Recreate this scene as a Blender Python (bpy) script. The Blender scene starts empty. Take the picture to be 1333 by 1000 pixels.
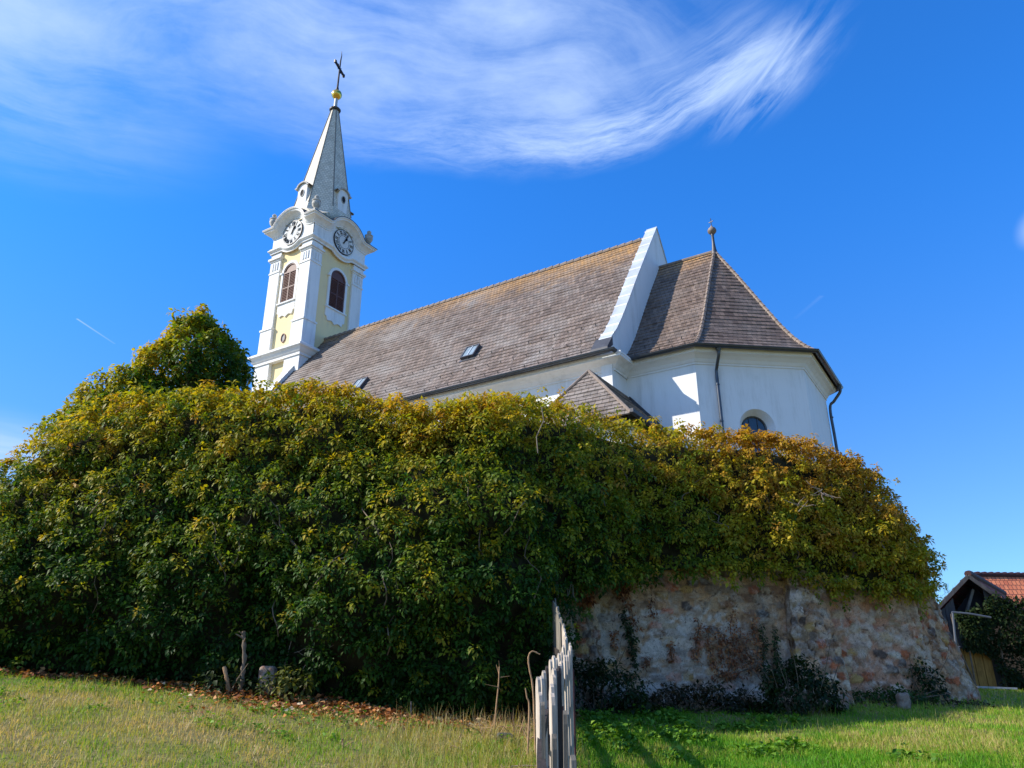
import bpy, math, random
import numpy as np
from mathutils import Vector, Matrix
random.seed(7)
RNG = np.random.default_rng(11)
SC = bpy.context.scene
COL = SC.collection
R = math.radians

# ------------------------------------------------------------------ camera
TILT = 21.504
cd = bpy.data.cameras.new('camera')
cam = bpy.data.objects.new('camera', cd)
COL.objects.link(cam)
cam.location = (0, 0, 0)
cam.rotation_euler = (R(90 + TILT), 0, 0)
cd.sensor_fit = 'HORIZONTAL'
cd.sensor_width = 36.0
cd.lens = 36.0 * 985.0 / 1333.0
cd.clip_start = 0.05
cd.clip_end = 5000
SC.camera = cam

# ------------------------------------------------------------------ sun and sky
SUN = Vector((-0.803, -0.060, 0.590)).normalized()
EL = math.asin(SUN.z)
sd = bpy.data.lights.new('sun', 'SUN')
sd.energy = 4.2
sd.angle = R(0.5)
sd.color = (1.0, 0.935, 0.83)
so = bpy.data.objects.new('sun', sd)
COL.objects.link(so)
so.rotation_euler = SUN.to_track_quat('Z', 'Y').to_euler()
SC.view_settings.view_transform = 'Standard'
SC.view_settings.look = 'None'
SC.view_settings.gamma = 1
SC.view_settings.exposure = 0.85


class NT:
    """small helper for node trees"""
    def __init__(s, tree):
        s.t = tree; s.n = tree.nodes; s.l = tree.links
    def add(s, typ, ins=None, **kw):
        nd = s.n.new(typ)
        for k, v in kw.items():
            setattr(nd, k, v)
        if ins:
            for k, v in ins.items():
                if isinstance(v, bpy.types.NodeSocket):
                    s.l.new(v, nd.inputs[k])
                else:
                    nd.inputs[k].default_value = v
        return nd
    def math(s, op, a, b=None, c=None, clamp=False):
        nd = s.n.new('ShaderNodeMath'); nd.operation = op; nd.use_clamp = clamp
        for i, v in enumerate((a, b, c)):
            if v is None: continue
            if isinstance(v, bpy.types.NodeSocket): s.l.new(v, nd.inputs[i])
            else: nd.inputs[i].default_value = v
        return nd.outputs[0]
    def vmath(s, op, a, b=None, out=0):
        nd = s.n.new('ShaderNodeVectorMath'); nd.operation = op
        for i, v in enumerate((a, b)):
            if v is None: continue
            if isinstance(v, bpy.types.NodeSocket): s.l.new(v, nd.inputs[i])
            else: nd.inputs[i].default_value = v
        return nd.outputs[out]
    def mix(s, fac, a, b, blend='MIX'):
        nd = s.n.new('ShaderNodeMix'); nd.data_type = 'RGBA'; nd.blend_type = blend
        for i, v in ((0, fac), (6, a), (7, b)):
            if isinstance(v, bpy.types.NodeSocket): s.l.new(v, nd.inputs[i])
            elif i and len(v) == 3: nd.inputs[i].default_value = (*v, 1)
            else: nd.inputs[i].default_value = v
        return nd.outputs[2]
    def mr(s, v, a, b, c=0.0, d=1.0, smooth=False):
        nd = s.n.new('ShaderNodeMapRange')
        if smooth: nd.interpolation_type = 'SMOOTHSTEP'
        s.l.new(v, nd.inputs[0])
        for i, x in enumerate((a, b, c, d)): nd.inputs[i + 1].default_value = x
        return nd.outputs[0]
    def noise(s, vec, scale, detail=4, rough=0.55, dist=0.0, out=0):
        nd = s.n.new('ShaderNodeTexNoise')
        if vec is not None: s.l.new(vec, nd.inputs['Vector'])
        nd.inputs['Scale'].default_value = scale
        nd.inputs['Detail'].default_value = detail
        nd.inputs['Roughness'].default_value = rough
        nd.inputs['Distortion'].default_value = dist
        return nd.outputs[out]
    def ramp(s, fac, stops):
        nd = s.n.new('ShaderNodeValToRGB')
        s.l.new(fac, nd.inputs[0])
        el = nd.color_ramp.elements
        while len(el) < len(stops): el.new(0.5)
        for e, (p, c) in zip(el, stops):
            e.position = p
            e.color = (*c, 1) if len(c) == 3 else c
        return nd.outputs[0]


world = bpy.data.worlds.new('World')
SC.world = world
world.use_nodes = True
w = NT(world.node_tree)
w.n.clear()
sky = w.add('ShaderNodeTexSky', sky_type='NISHITA', sun_disc=False)
sky.sun_elevation = EL
sky.sun_rotation = math.atan2(SUN.x, SUN.y)
sky.altitude = 300
sky.air_density = 1.0
sky.dust_density = 0.15
sky.ozone_density = 2.5
tc = w.add('ShaderNodeTexCoord')
vec = tc.outputs['Generated']
sep = w.add('ShaderNodeSeparateXYZ', {0: vec})
zz = w.math('MAXIMUM', sep.outputs[2], 0.03)
px = w.math('DIVIDE', sep.outputs[0], zz)
py = w.math('DIVIDE', sep.outputs[1], zz)
pvec = w.add('ShaderNodeCombineXYZ', {0: px, 1: py}).outputs[0]


def cloud_blob(cx, cy, ang, rx, ry, soft=1.0):
    """soft elliptical patch on the cirrus sheet"""
    dx = w.math('SUBTRACT', px, cx); dy = w.math('SUBTRACT', py, cy)
    c, s_ = math.cos(ang), math.sin(ang)
    u = w.math('ADD', w.math('MULTIPLY', dx, c / rx), w.math('MULTIPLY', dy, s_ / rx))
    v = w.math('ADD', w.math('MULTIPLY', dx, -s_ / ry), w.math('MULTIPLY', dy, c / ry))
    d = w.math('SQRT', w.math('ADD', w.math('MULTIPLY', u, u), w.math('MULTIPLY', v, v)))
    return w.mr(d, 1.0, 0.0, 0.0, soft, True)


def fibres(x, y, sx, sy, detail=6, rough=0.6, off=0.0, dist=0.0):
    v = w.add('ShaderNodeCombineXYZ', {0: w.math('MULTIPLY_ADD', x, sx, off), 1: w.math('MULTIPLY_ADD', y, sy, off * 0.7)}).outputs[0]
    return w.noise(v, 1.0, detail, rough, dist)


#CLOUDS
wob = w.math('MULTIPLY', w.math('SUBTRACT', w.noise(pvec, 3.0, 3, 0.5), 0.5), 0.16)
wob2 = w.math('MULTIPLY', w.math('SUBTRACT', w.noise(pvec, 1.4, 2, 0.5), 0.5), 0.6)
# cirrus swoosh: fibres that follow a curved band
xc = w.math('SUBTRACT', px, 0.02)
curv = w.mr(xc, -0.15, 0.05, 0.22, 1.30, True)
band = w.math('ADD', w.math('ADD', py, w.math('MULTIPLY', w.math('MULTIPLY', xc, xc), curv)), wob)
dd_ = w.math('SUBTRACT', band, 1.30)          # negative above the band, positive below its crisp edge
f1 = fibres(px, dd_, 3.6, 11.0, 9, 0.70, 0.0, 0.35)
f2 = fibres(px, dd_, 12.0, 40.0, 7, 0.72, 4.0, 0.3)
low_edge = w.mr(dd_, 0.06, -0.05, 0, 1, True)
up_fade = w.mr(dd_, -0.36, -0.04, 0.0, 1, True)
xr = w.math('MULTIPLY', w.mr(px, 0.58, 0.38, 0, 1, True), w.mr(w.math('SUBTRACT', py, w.math('MULTIPLY', px, 0.9)), 0.47, 0.62, 0, 1, True))
xl = w.mr(px, -0.60, 0.05, 0.12, 1, True)
body = w.math('MULTIPLY', w.math('MULTIPLY', low_edge, up_fade), w.math('MULTIPLY', xr, xl))
ft = w.math('ADD', w.math('MULTIPLY', f1, 0.7), w.math('MULTIPLY', f2, 0.3))
wisp = w.math('MULTIPLY', body, w.mr(ft, 0.40, 0.68, 0.06, 0.95))
core = w.math('MULTIPLY', w.mr(w.math('ABSOLUTE', w.math('ADD', dd_, 0.07)), 0.10, 0.0, 0, 1, True), w.math('MULTIPLY', xr, w.mr(px, -0.05, 0.25, 0, 1, True)))
wisp = w.math('ADD', wisp, w.math('MULTIPLY', core, w.mr(ft, 0.36, 0.62, 0, 0.45)))
# hooked tufts at the right hand end
tv = w.math('ADD', px, w.math('MULTIPLY', py, 0.25))
f3 = fibres(tv, py, 26.0, 5.0, 6, 0.6, 9.0, 0.4)
tuft = w.math('MULTIPLY', cloud_blob(0.45, 1.05, R(-70), 0.22, 0.12, 1.0), w.mr(f3, 0.40, 0.66, 0, 0.9))
# thin veil over the upper left
ang = R(20)
ux = w.math('ADD', w.math('MULTIPLY', px, math.cos(ang)), w.math('MULTIPLY', py, math.sin(ang)))
uy = w.math('ADD', w.math('SUBTRACT', w.math('MULTIPLY', py, math.cos(ang)), w.math('MULTIPLY', px, math.sin(ang))), wob2)
v1 = fibres(ux, uy, 2.0, 5.5, 8, 0.62, 2.0, 0.3)
v2 = w.noise(pvec, 2.6, 4, 0.55)
v3 = w.noise(pvec, 30.0, 5, 0.7)
vt_ = w.math('ADD', w.math('ADD', w.math('MULTIPLY', v1, 0.55), w.math('MULTIPLY', v2, 0.40)), w.math('MULTIPLY', v3, 0.05))
veil = w.math('MULTIPLY', w.mr(band, 1.36, 1.05, 0.0, 1.0, True), w.mr(px, 0.45, 0.05, 0.0, 1.0, True))
veilL = cloud_blob(-0.95, 1.02, R(20), 0.55, 0.45, 0.8)
veil = w.math('MAXIMUM', veil, veilL)
c1 = w.math('MULTIPLY', veil, w.mr(vt_, 0.40, 0.60, 0.10, 0.85))
c2 = w.math('MULTIPLY', cloud_blob(-0.86, 0.92, R(10), 0.36, 0.20, 1.0), w.mr(vt_, 0.38, 0.6, 0.4, 1.0))
s3 = w.noise(pvec, 2.1, 4, 0.6, 0.6)
low = cloud_blob(-2.45, 3.4, R(30), 0.75, 0.9, 0.9)
bit = w.math('MULTIPLY', cloud_blob(1.235, 1.535, R(60), 0.13, 0.045, 1.0), 0.6)
c3 = w.math('MULTIPLY', low, w.mr(s3, 0.35, 0.6, 0.5, 1.0))
def screen(a, b): return w.math('SUBTRACT', 1.0, w.math('MULTIPLY', w.math('SUBTRACT', 1.0, a, clamp=True), w.math('SUBTRACT', 1.0, b, clamp=True)))
cl = screen(screen(wisp, c1), screen(tuft, screen(c2, screen(c3, bit))))


def trail(ax, ay, bx, by, wd, st):
    L = math.hypot(bx - ax, by - ay); c, s_ = (bx - ax) / L, (by - ay) / L
    dx = w.math('SUBTRACT', px, ax); dy = w.math('SUBTRACT', py, ay)
    u = w.math('ADD', w.math('MULTIPLY', dx, c), w.math('MULTIPLY', dy, s_))
    v = w.math('ABSOLUTE', w.math('ADD', w.math('MULTIPLY', dx, -s_), w.math('MULTIPLY', dy, c)))
    a = w.math('MULTIPLY', w.mr(v, 0.0, wd, 1, 0, True), w.mr(u, 0.0, L, 1.0, 0.25))
    a = w.math('MULTIPLY', a, w.math('MULTIPLY', w.math('GREATER_THAN', u, 0.0), w.math('LESS_THAN', u, L)))
    return w.math('MULTIPLY', a, st)


cl = w.math('ADD', cl, trail(-1.287, 2.011, -1.262, 2.19, 0.006, 0.6))
cl = w.math('ADD', cl, trail(0.862, 1.868, 0.837, 2.011, 0.012, 0.08))
cl = w.math('MINIMUM', w.math('MULTIPLY', cl, 0.78), 0.9)
tint = w.mix(w.mr(sep.outputs[2], 0.10, 0.60, 0, 1, True), (0.40, 0.64, 0.90), (0.19, 0.80, 1.52))
skyc = w.mix(1.0, sky.outputs[0], tint, 'MULTIPLY')
final = w.mix(cl, skyc, (3.2, 4.15, 5.9))
bg = w.add('ShaderNodeBackground', {'Color': final, 'Strength': 0.115})
w.add('ShaderNodeOutputWorld', {0: bg.outputs[0]})
#ENDSKY


# ------------------------------------------------------------------ pixel helpers (used only to derive real sizes)
CT, ST = math.cos(R(TILT)), math.sin(R(TILT))
def ray(x, y):
    r = (x - 666.5) / 985.; u = (500. - y) / 985.
    return np.array([r, CT - u * ST, ST + u * CT])
def project(p):
    d = p[1] * CT + p[2] * ST; u = -p[1] * ST + p[2] * CT
    return 666.5 + 985. * p[0] / d, 500. - 985. * u / d
def atY(x, y, Y):
    r = ray(x, y); return r * (Y / r[1])


# ------------------------------------------------------------------ objects
def tag(o, label=None, cat=None, group=None, kind=None):
    if label: o['label'] = label
    if cat: o['category'] = cat
    if group: o['group'] = group
    if kind: o['kind'] = kind
    return o


def empty(name, loc=(0, 0, 0), rz=0.0, label=None, cat=None, group=None):
    o = bpy.data.objects.new(name, None)
    COL.objects.link(o)
    o.location = loc; o.rotation_euler = (0, 0, rz)
    o.empty_display_size = 0.3
    return tag(o, label, cat, group)


def np_mesh(name, verts, faces, mats, parent=None, loc=(0, 0, 0), cols=None, uvs=None, smooth=False, fmat=None):
    """verts (n,3); faces = (m,k) array or list of lists"""
    me = bpy.data.meshes.new(name)
    verts = np.asarray(verts, dtype=np.float32)
    if isinstance(faces, np.ndarray):
        k = faces.shape[1]; m = len(faces)
        me.vertices.add(len(verts)); me.vertices.foreach_set('co', verts.ravel())
        me.loops.add(m * k); me.loops.foreach_set('vertex_index', faces.astype(np.int32).ravel())
        me.polygons.add(m); me.polygons.foreach_set('loop_start', np.arange(0, m * k, k, dtype=np.int32))
        me.update(calc_edges=True)
    else:
        me.from_pydata([tuple(map(float, v)) for v in verts], [], faces)
        me.update()
    if uvs is not None:
        ul = me.uv_layers.new(name='UVMap')
        ul.data.foreach_set('uv', np.asarray(uvs, dtype=np.float32).ravel())
    if cols is not None:
        ca = me.color_attributes.new('Col', 'FLOAT_COLOR', 'POINT')
        c4 = np.ones((len(verts), 4), dtype=np.float32); c4[:, :3] = cols
        ca.data.foreach_set('color', c4.ravel())
    if not isinstance(mats, (list, tuple)): mats = [mats]
    for m_ in mats: me.materials.append(m_)
    if fmat is not None: me.polygons.foreach_set('material_index', np.asarray(fmat, dtype=np.int32))
    if smooth: me.polygons.foreach_set('use_smooth', np.ones(len(me.polygons), dtype=bool))
    me.validate(verbose=False)
    o = bpy.data.objects.new(name, me)
    COL.objects.link(o)
    o.location = loc
    if parent: o.parent = parent
    return o


class MB:
    def __init__(s):
        s.v = []; s.f = []; s.uv = []; s.has_uv = False
    def add(s, vs, fs, uvs=None):
        b = len(s.v)
        s.v += [tuple(map(float, p)) for p in vs]
        for i, f in enumerate(fs):
            s.f.append([b + k for k in f])
            if uvs: s.uv.append(uvs[i]); s.has_uv = True
            else: s.uv.append([(0, 0)] * len(f))
    def box(s, x0, x1, y0, y1, z0, z1):
        x0, x1 = sorted((x0, x1)); y0, y1 = sorted((y0, y1)); z0, z1 = sorted((z0, z1))
        s.add([(x0, y0, z0), (x1, y0, z0), (x1, y1, z0), (x0, y1, z0), (x0, y0, z1), (x1, y0, z1), (x1, y1, z1), (x0, y1, z1)],
              [(3, 2, 1, 0), (4, 5, 6, 7), (0, 1, 5, 4), (1, 2, 6, 5), (2, 3, 7, 6), (3, 0, 4, 7)])
    def hexa(s, c):
        s.add(c, [(3, 2, 1, 0), (4, 5, 6, 7), (0, 1, 5, 4), (1, 2, 6, 5), (2, 3, 7, 6), (3, 0, 4, 7)])
    def beam(s, a, b, wd, th, up=(0, 0, 1)):
        a = Vector(a); b = Vector(b); d = (b - a).normalized(); up = Vector(up)
        sd_ = d.cross(up)
        if sd_.length < 1e-4: sd_ = d.cross(Vector((1, 0, 0)))
        sd_.normalize(); u2 = sd_.cross(d).normalized()
        q = []
        for p in (a, b):
            for i, j in ((-1, -1), (1, -1), (1, 1), (-1, 1)):
                q.append(p + sd_ * (i * wd / 2) + u2 * (j * th / 2))
        s.hexa(q)
    def tube(s, pts, rad, n=8, cap=True):
        pts = [Vector(p) for p in pts]
        if not isinstance(rad, (list, tuple)): rad = [rad] * len(pts)
        ref = Vector((0.31, 0.23, 0.92)); rings = []
        b = len(s.v)
        for i, p in enumerate(pts):
            d = (pts[min(i + 1, len(pts) - 1)] - pts[max(i - 1, 0)])
            if d.length < 1e-9: d = Vector((0, 0, 1))
            d.normalize()
            x = d.cross(ref)
            if x.length < 0.05: x = d.cross(Vector((1, 0, 0)))
            x.normalize(); y = d.cross(x)
            for k in range(n):
                a = 2 * math.pi * k / n
                s.v.append(tuple(p + (x * math.cos(a) + y * math.sin(a)) * rad[i]))
        for i in range(len(pts) - 1):
            for k in range(n):
                k2 = (k + 1) % n
                s.f.append([b + i * n + k, b + i * n + k2, b + (i + 1) * n + k2, b + (i + 1) * n + k]); s.uv.append([(0, 0)] * 4)
        if cap:
            s.f.append([b + k for k in range(n)][::-1]); s.uv.append([(0, 0)] * n)
            e = b + (len(pts) - 1) * n
            s.f.append([e + k for k in range(n)]); s.uv.append([(0, 0)] * n)
    def lathe(s, c, prof, n=20, sx=1.0, sy=1.0, a0=0.0, uvm=False):
        """prof: list of (r, z) bottom to top"""
        b = len(s.v)
        for r_, z in prof:
            for k in range(n):
                a = a0 + 2 * math.pi * k / n
                s.v.append((c[0] + r_ * sx * math.cos(a), c[1] + r_ * sy * math.sin(a), c[2] + z))
        for i in range(len(prof) - 1):
            for k in range(n):
                k2 = (k + 1) % n
                s.f.append([b + i * n + k, b + i * n + k2, b + (i + 1) * n + k2, b + (i + 1) * n + k]); s.uv.append([(0, 0)] * 4)
        s.f.append([b + k for k in range(n)][::-1]); s.uv.append([(0, 0)] * n)
        e = b + (len(prof) - 1) * n
        s.f.append([e + k for k in range(n)]); s.uv.append([(0, 0)] * n)
    def build(s, name, mat, parent=None, org=(0, 0, 0), smooth=False, bevel=0.0):
        v = np.array(s.v, dtype=float) - np.array(org, dtype=float)
        uv = None
        if s.has_uv: uv = np.array([q for f in s.uv for q in f])
        o = np_mesh(name, v, s.f, mat, parent, uvs=uv, smooth=False)
        if smooth:
            for p in o.data.polygons: p.use_smooth = True
            o.data.set_sharp_from_angle(angle=R(38))
        if bevel:
            md = o.modifiers.new('bevel', 'BEVEL'); md.width = bevel; md.segments = 2; md.limit_method = 'ANGLE'
        return o


# ------------------------------------------------------------------ numpy noise
def _h(i, j, k, seed):
    n = (i * 374761393 + j * 668265263 + k * 2147483647 + seed * 1274126177) & 0xffffffff
    n = ((n ^ (n >> 13)) * 1274126177) & 0xffffffff
    n = n ^ (n >> 16)
    return (n & 0xffffff) / float(0xffffff)
def vnoise(P, scale, seed=0, octaves=1):
    P = np.asarray(P, dtype=float) * scale
    out = 0; amp = 1; tot = 0
    for o in range(octaves):
        Q = P * (2 ** o) + o * 17.3
        I = np.floor(Q).astype(np.int64); F = Q - I; F = F * F * (3 - 2 * F)
        r = 0
        for a in (0, 1):
            for b in (0, 1):
                for c in (0, 1):
                    wgt = (F[:, 0] if a else 1 - F[:, 0]) * (F[:, 1] if b else 1 - F[:, 1]) * (F[:, 2] if c else 1 - F[:, 2])
                    r = r + wgt * _h(I[:, 0] + a, I[:, 1] + b, I[:, 2] + c, seed + o)
        out = out + amp * r; tot += amp; amp *= 0.5
    return out / tot * 2 - 1   # -1..1


def unit(v):
    return v / np.maximum(np.linalg.norm(v, axis=-1, keepdims=True), 1e-9)


# ------------------------------------------------------------------ materials
def mat(name, fn):
    m = bpy.data.materials.new(name); m.use_nodes = True
    t = NT(m.node_tree); t.n.clear()
    out = t.add('ShaderNodeOutputMaterial')
    p = t.add('ShaderNodeBsdfPrincipled')
    r = fn(t, p)
    t.l.new((r if r is not None else p.outputs[0]), out.inputs[0])
    return m


def setin(t, p, **kw):
    names = dict(base='Base Color', rough='Roughness', metal='Metallic', spec='Specular IOR Level', normal='Normal', coat='Coat Weight')
    for k, v in kw.items():
        s = p.inputs[names[k]]
        if isinstance(v, bpy.types.NodeSocket): t.l.new(v, s)
        elif isinstance(v, tuple) and len(v) == 3: s.default_value = (*v, 1)
        else: s.default_value = v


def bump(t, h, strength, dist=0.02):
    b = t.add('ShaderNodeBump', {'Height': h, 'Strength': strength, 'Distance': dist})
    return b.outputs[0]


def plaster(name, base, dirt, amount=0.5):
    def fn(t, p):
        o = t.add('ShaderNodeTexCoord').outputs['Object']
        mp = t.add('ShaderNodeMapping', {0: o}); mp.inputs['Scale'].default_value = (1.6, 1.6, 0.16)
        n1 = t.noise(mp.outputs[0], 2.2, 8, 0.72)
        n2 = t.noise(o, 0.7, 4, 0.6)
        n3 = t.noise(o, 22, 5, 0.7)
        f = t.math('MULTIPLY', t.mr(n1, 0.46, 0.68), t.mr(n2, 0.38, 0.62))
        n6 = t.noise(o, 1.3, 6, 0.7)
        f = t.math('MAXIMUM', f, t.mr(n6, 0.6, 0.75, 0, 0.45))
        c = t.mix(t.math('MULTIPLY', f, amount), base, dirt)
        c = t.mix(t.mr(n3, 0.3, 0.8, 0, 0.10), c, tuple(x * 0.8 for x in base))
        setin(t, p, base=c, rough=0.9, spec=0.25, normal=bump(t, n3, 0.25, 0.01))
    return mat(name, fn)


M = {}
M['white'] = plaster('white_plaster', (0.80, 0.80, 0.79), (0.52, 0.51, 0.47), 0.65)
M['white_tower'] = plaster('white_tower_plaster', (0.80, 0.80, 0.78), (0.50, 0.49, 0.46), 0.7)
M['yellow'] = plaster('yellow_plaster', (0.86, 0.68, 0.37), (0.66, 0.54, 0.36), 0.6)


def roof_fn(t, p, lich_v0=8.0, lich_v1=11.0, wtile=0.19, htile=0.29, base=(0.125, 0.086, 0.064), grey=0.8):
    uv = t.add('ShaderNodeTexCoord').outputs['UV']
    sep = t.add('ShaderNodeSeparateXYZ', {0: uv})
    br = t.add('ShaderNodeTexBrick', {'Vector': uv, 'Color1': (0, 0, 0, 1), 'Color2': (1, 1, 1, 1), 'Mortar': (0.5, 0.5, 0.5, 1),
                                      'Scale': 1.0, 'Mortar Size': 0.008, 'Mortar Smooth': 0.3, 'Bias': 0.0, 'Brick Width': wtile, 'Row Height': htile})
    rnd = br.outputs['Color']; mor = br.outputs['Fac']
    n1 = t.noise(uv, 0.42, 6, 0.66, 0.5)
    n2 = t.noise(uv, 2.6, 6, 0.7)
    mp = t.add('ShaderNodeMapping', {0: uv}); mp.inputs['Scale'].default_value = (3.0, 0.5, 1)
    n3 = t.noise(mp.outputs[0], 1.3, 6, 0.65)
    dk = tuple(x * 0.72 for x in base); lt = tuple(min(1, x * 1.45 + 0.02) for x in base)
    c = t.mix(t.mr(rnd, 0, 1, 0, 1), dk, lt)
    c = t.mix(t.mr(n1, 0.46, 0.66, 0, grey), c, (0.25, 0.222, 0.20))
    n5 = t.noise(uv, 0.9, 6, 0.7, 0.3)
    c = t.mix(t.mr(n5, 0.52, 0.66, 0, 0.55), c, (0.115, 0.085, 0.066))
    c = t.mix(t.math('MULTIPLY', t.mr(n3, 0.52, 0.75), t.mr(rnd, 0.2, 1.0, 0.2, grey)), c, (0.31, 0.275, 0.245))
    c = t.mix(t.mr(n2, 0.56, 0.74, 0, 0.5), c, (0.105, 0.09, 0.075))
    # orange lichen that grows thickest under the ridge
    lz = t.mr(sep.outputs[1], lich_v0, lich_v1, 0.0, 0.52)
    lf = t.math('ADD', t.math('ADD', t.math('MULTIPLY', n2, 0.5), t.math('MULTIPLY', n5, 0.5)), t.mr(sep.outputs[0], -30.0, -12.0, -0.06, 0.10))
    lf = t.mr(t.math('ADD', lf, lz), 0.78, 1.08)
    c = t.mix(t.math('MULTIPLY', lf, t.mr(rnd, 0, 1, 0.55, 0.95)), c, (0.43, 0.225, 0.06))
    sp = t.noise(uv, 9.0, 3, 0.6)
    c = t.mix(t.mr(sp, 0.63, 0.72, 0, 0.5), c, (0.42, 0.30, 0.13))
    c = t.mix(mor, c, (0.03, 0.025, 0.022))
    h = t.math('SUBTRACT', t.math('MULTIPLY', rnd, 0.5), mor)
    setin(t, p, base=c, rough=0.62, spec=0.4, normal=bump(t, h, 0.8, 0.02))


M['roof'] = mat('brown_roof_slates', lambda t, p: roof_fn(t, p, 6.0, 10.9))
M['roof_choir'] = mat('brown_choir_slates', lambda t, p: roof_fn(t, p, 6.2, 9.0, grey=0.3, base=(0.115, 0.075, 0.053)))
M['roof_annex'] = mat('grey_brown_annex_slates', lambda t, p: roof_fn(t, p, 20, 30, 0.26, 0.24, (0.15, 0.115, 0.095)))


def spire_fn(t, p):
    o = t.add('ShaderNodeTexCoord').outputs['Object']
    uv = t.add('ShaderNodeTexCoord').outputs['UV']
    br = t.add('ShaderNodeTexBrick', {'Vector': uv, 'Color1': (0, 0, 0, 1), 'Color2': (1, 1, 1, 1), 'Mortar': (0.5, 0.5, 0.5, 1),
                                      'Scale': 1.0, 'Mortar Size': 0.008, 'Brick Width': 0.2, 'Row Height': 0.17})
    n1 = t.noise(o, 1.5, 6, 0.7); n2 = t.noise(o, 0.8, 3, 0.6); n3 = t.noise(o, 4.5, 4, 0.6)
    sz = t.add('ShaderNodeSeparateXYZ', {0: o}).outputs[2]
    c = t.mix(br.outputs['Color'], (0.64, 0.58, 0.46), (0.78, 0.71, 0.58))
    c = t.mix(t.mr(n1, 0.45, 0.75, 0, 0.6), c, (0.27, 0.25, 0.20))
    low_ = t.mr(sz, 26.6, 24.8, 0.0, 0.34)
    c = t.mix(t.mr(t.math('ADD', n3, low_), 0.72, 0.95, 0, 0.85), c, (0.30, 0.23, 0.07))
    c = t.mix(br.outputs['Fac'], c, (0.2, 0.19, 0.17))
    setin(t, p, base=c, rough=0.7, spec=0.3, normal=bump(t, br.outputs['Color'], 0.3, 0.01))
M['spire'] = mat('pale_spire_slates', spire_fn)


def simple(name, col, rough=0.5, metal=0.0, var=0.15, scale=3.0, spec=0.5, bmp=0.15):
    def fn(t, p):
        o = t.add('ShaderNodeTexCoord').outputs['Object']
        n = t.noise(o, scale, 6, 0.65)
        c = t.mix(t.mr(n, 0.3, 0.7), tuple(x * (1 - var) for x in col), tuple(min(1, x * (1 + var)) for x in col))
        setin(t, p, base=c, rough=rough, metal=metal, spec=spec, normal=bump(t, n, bmp, 0.01))
    return mat(name, fn)


M['gutter'] = simple('anthracite_metal', (0.075, 0.085, 0.10), 0.35, 0.6, 0.2)
M['coping'] = simple('zinc_coping', (0.50, 0.53, 0.56), 0.42, 0.35, 0.18, 1.2)
M['lead'] = simple('dark_lead', (0.06, 0.06, 0.065), 0.5, 0.3, 0.3)
M['gold'] = simple('gilded_metal', (0.85, 0.52, 0.10), 0.28, 1.0, 0.08)
M['iron'] = simple('black_iron', (0.03, 0.028, 0.03), 0.5, 0.5, 0.2)
M['stem_white'] = simple('grey_metal', (0.45, 0.45, 0.44), 0.5, 0.2, 0.1)
M['louvre'] = simple('brown_painted_wood', (0.115, 0.042, 0.028), 0.6, 0, 0.25, 6)
M['dial'] = simple('white_dial', (0.66, 0.66, 0.64), 0.8, 0, 0.06, spec=0.1)
M['black'] = simple('black_paint', (0.012, 0.012, 0.016), 0.9, 0, 0.1, spec=0.05)
M['dark'] = simple('dark_opening', (0.012, 0.012, 0.014), 0.9, 0, 0.1)
M['glass'] = simple('dark_window_glass', (0.03, 0.045, 0.07), 0.08, 0, 0.2, 1.0, 0.8, 0.02)
M['ridge'] = simple('ridge_tile', (0.20, 0.15, 0.115), 0.7, 0, 0.4, 5)
M['urn'] = simple('weathered_urn_stone', (0.42, 0.40, 0.36), 0.85, 0, 0.45, 5)
M['skylight'] = simple('skylight_glass', (0.24, 0.30, 0.33), 0.22, 0.1, 0.25, 2.0, 0.8, 0.02)
M['skyframe'] = simple('skylight_frame', (0.10, 0.10, 0.11), 0.4, 0.5, 0.2)


def stone_fn(t, p):
    g = t.add('ShaderNodeNewGeometry').outputs['Position']
    at = t.add('ShaderNodeAttribute', attribute_name='Col')
    n1 = t.noise(g, 14, 8, 0.75); n3 = t.noise(g, 45, 6, 0.75); n4 = t.noise(g, 5, 7, 0.7, 0.6)
    c = t.mix(t.mr(n1, 0.36, 0.66, 0.0, 0.62), at.outputs['Color'], t.mix(1.0, at.outputs['Color'], (0.40, 0.34, 0.30), 'MULTIPLY'))
    c = t.mix(t.mr(n4, 0.36, 0.50, 0.35, 0.0), c, (0.82, 0.72, 0.60))
    c = t.mix(t.mr(n3, 0.56, 0.62, 0, 0.7), c, (0.07, 0.045, 0.035))
    n8 = t.noise(g, 9, 6, 0.7, 1.0)
    c = t.mix(t.mr(n8, 0.60, 0.63, 0, 0.75), c, (0.16, 0.085, 0.055))
    h = t.math('ADD', t.math('MULTIPLY', n1, 1.0), t.math('MULTIPLY', n3, 0.5))
    setin(t, p, base=c, rough=0.95, spec=0.12, normal=bump(t, h, 1.0, 0.04))
M['stone'] = mat('rubble_stone_with_old_plaster', stone_fn)
def rock_fn(t, p):
    g = t.add('ShaderNodeNewGeometry').outputs['Position']
    n1 = t.noise(g, 14, 8, 0.75); n2 = t.noise(g, 5, 4, 0.6)
    c = t.mix(t.mr(n1, 0.35, 0.65), (0.40, 0.30, 0.23), (0.22, 0.16, 0.12))
    c = t.mix(t.mr(n2, 0.5, 0.6, 0, 0.6), c, (0.34, 0.15, 0.09))
    setin(t, p, base=c, rough=0.95, spec=0.12, normal=bump(t, n1, 1.0, 0.03))
M['stone_b'] = M['stone_p'] = mat('loose_stone', rock_fn)


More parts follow.
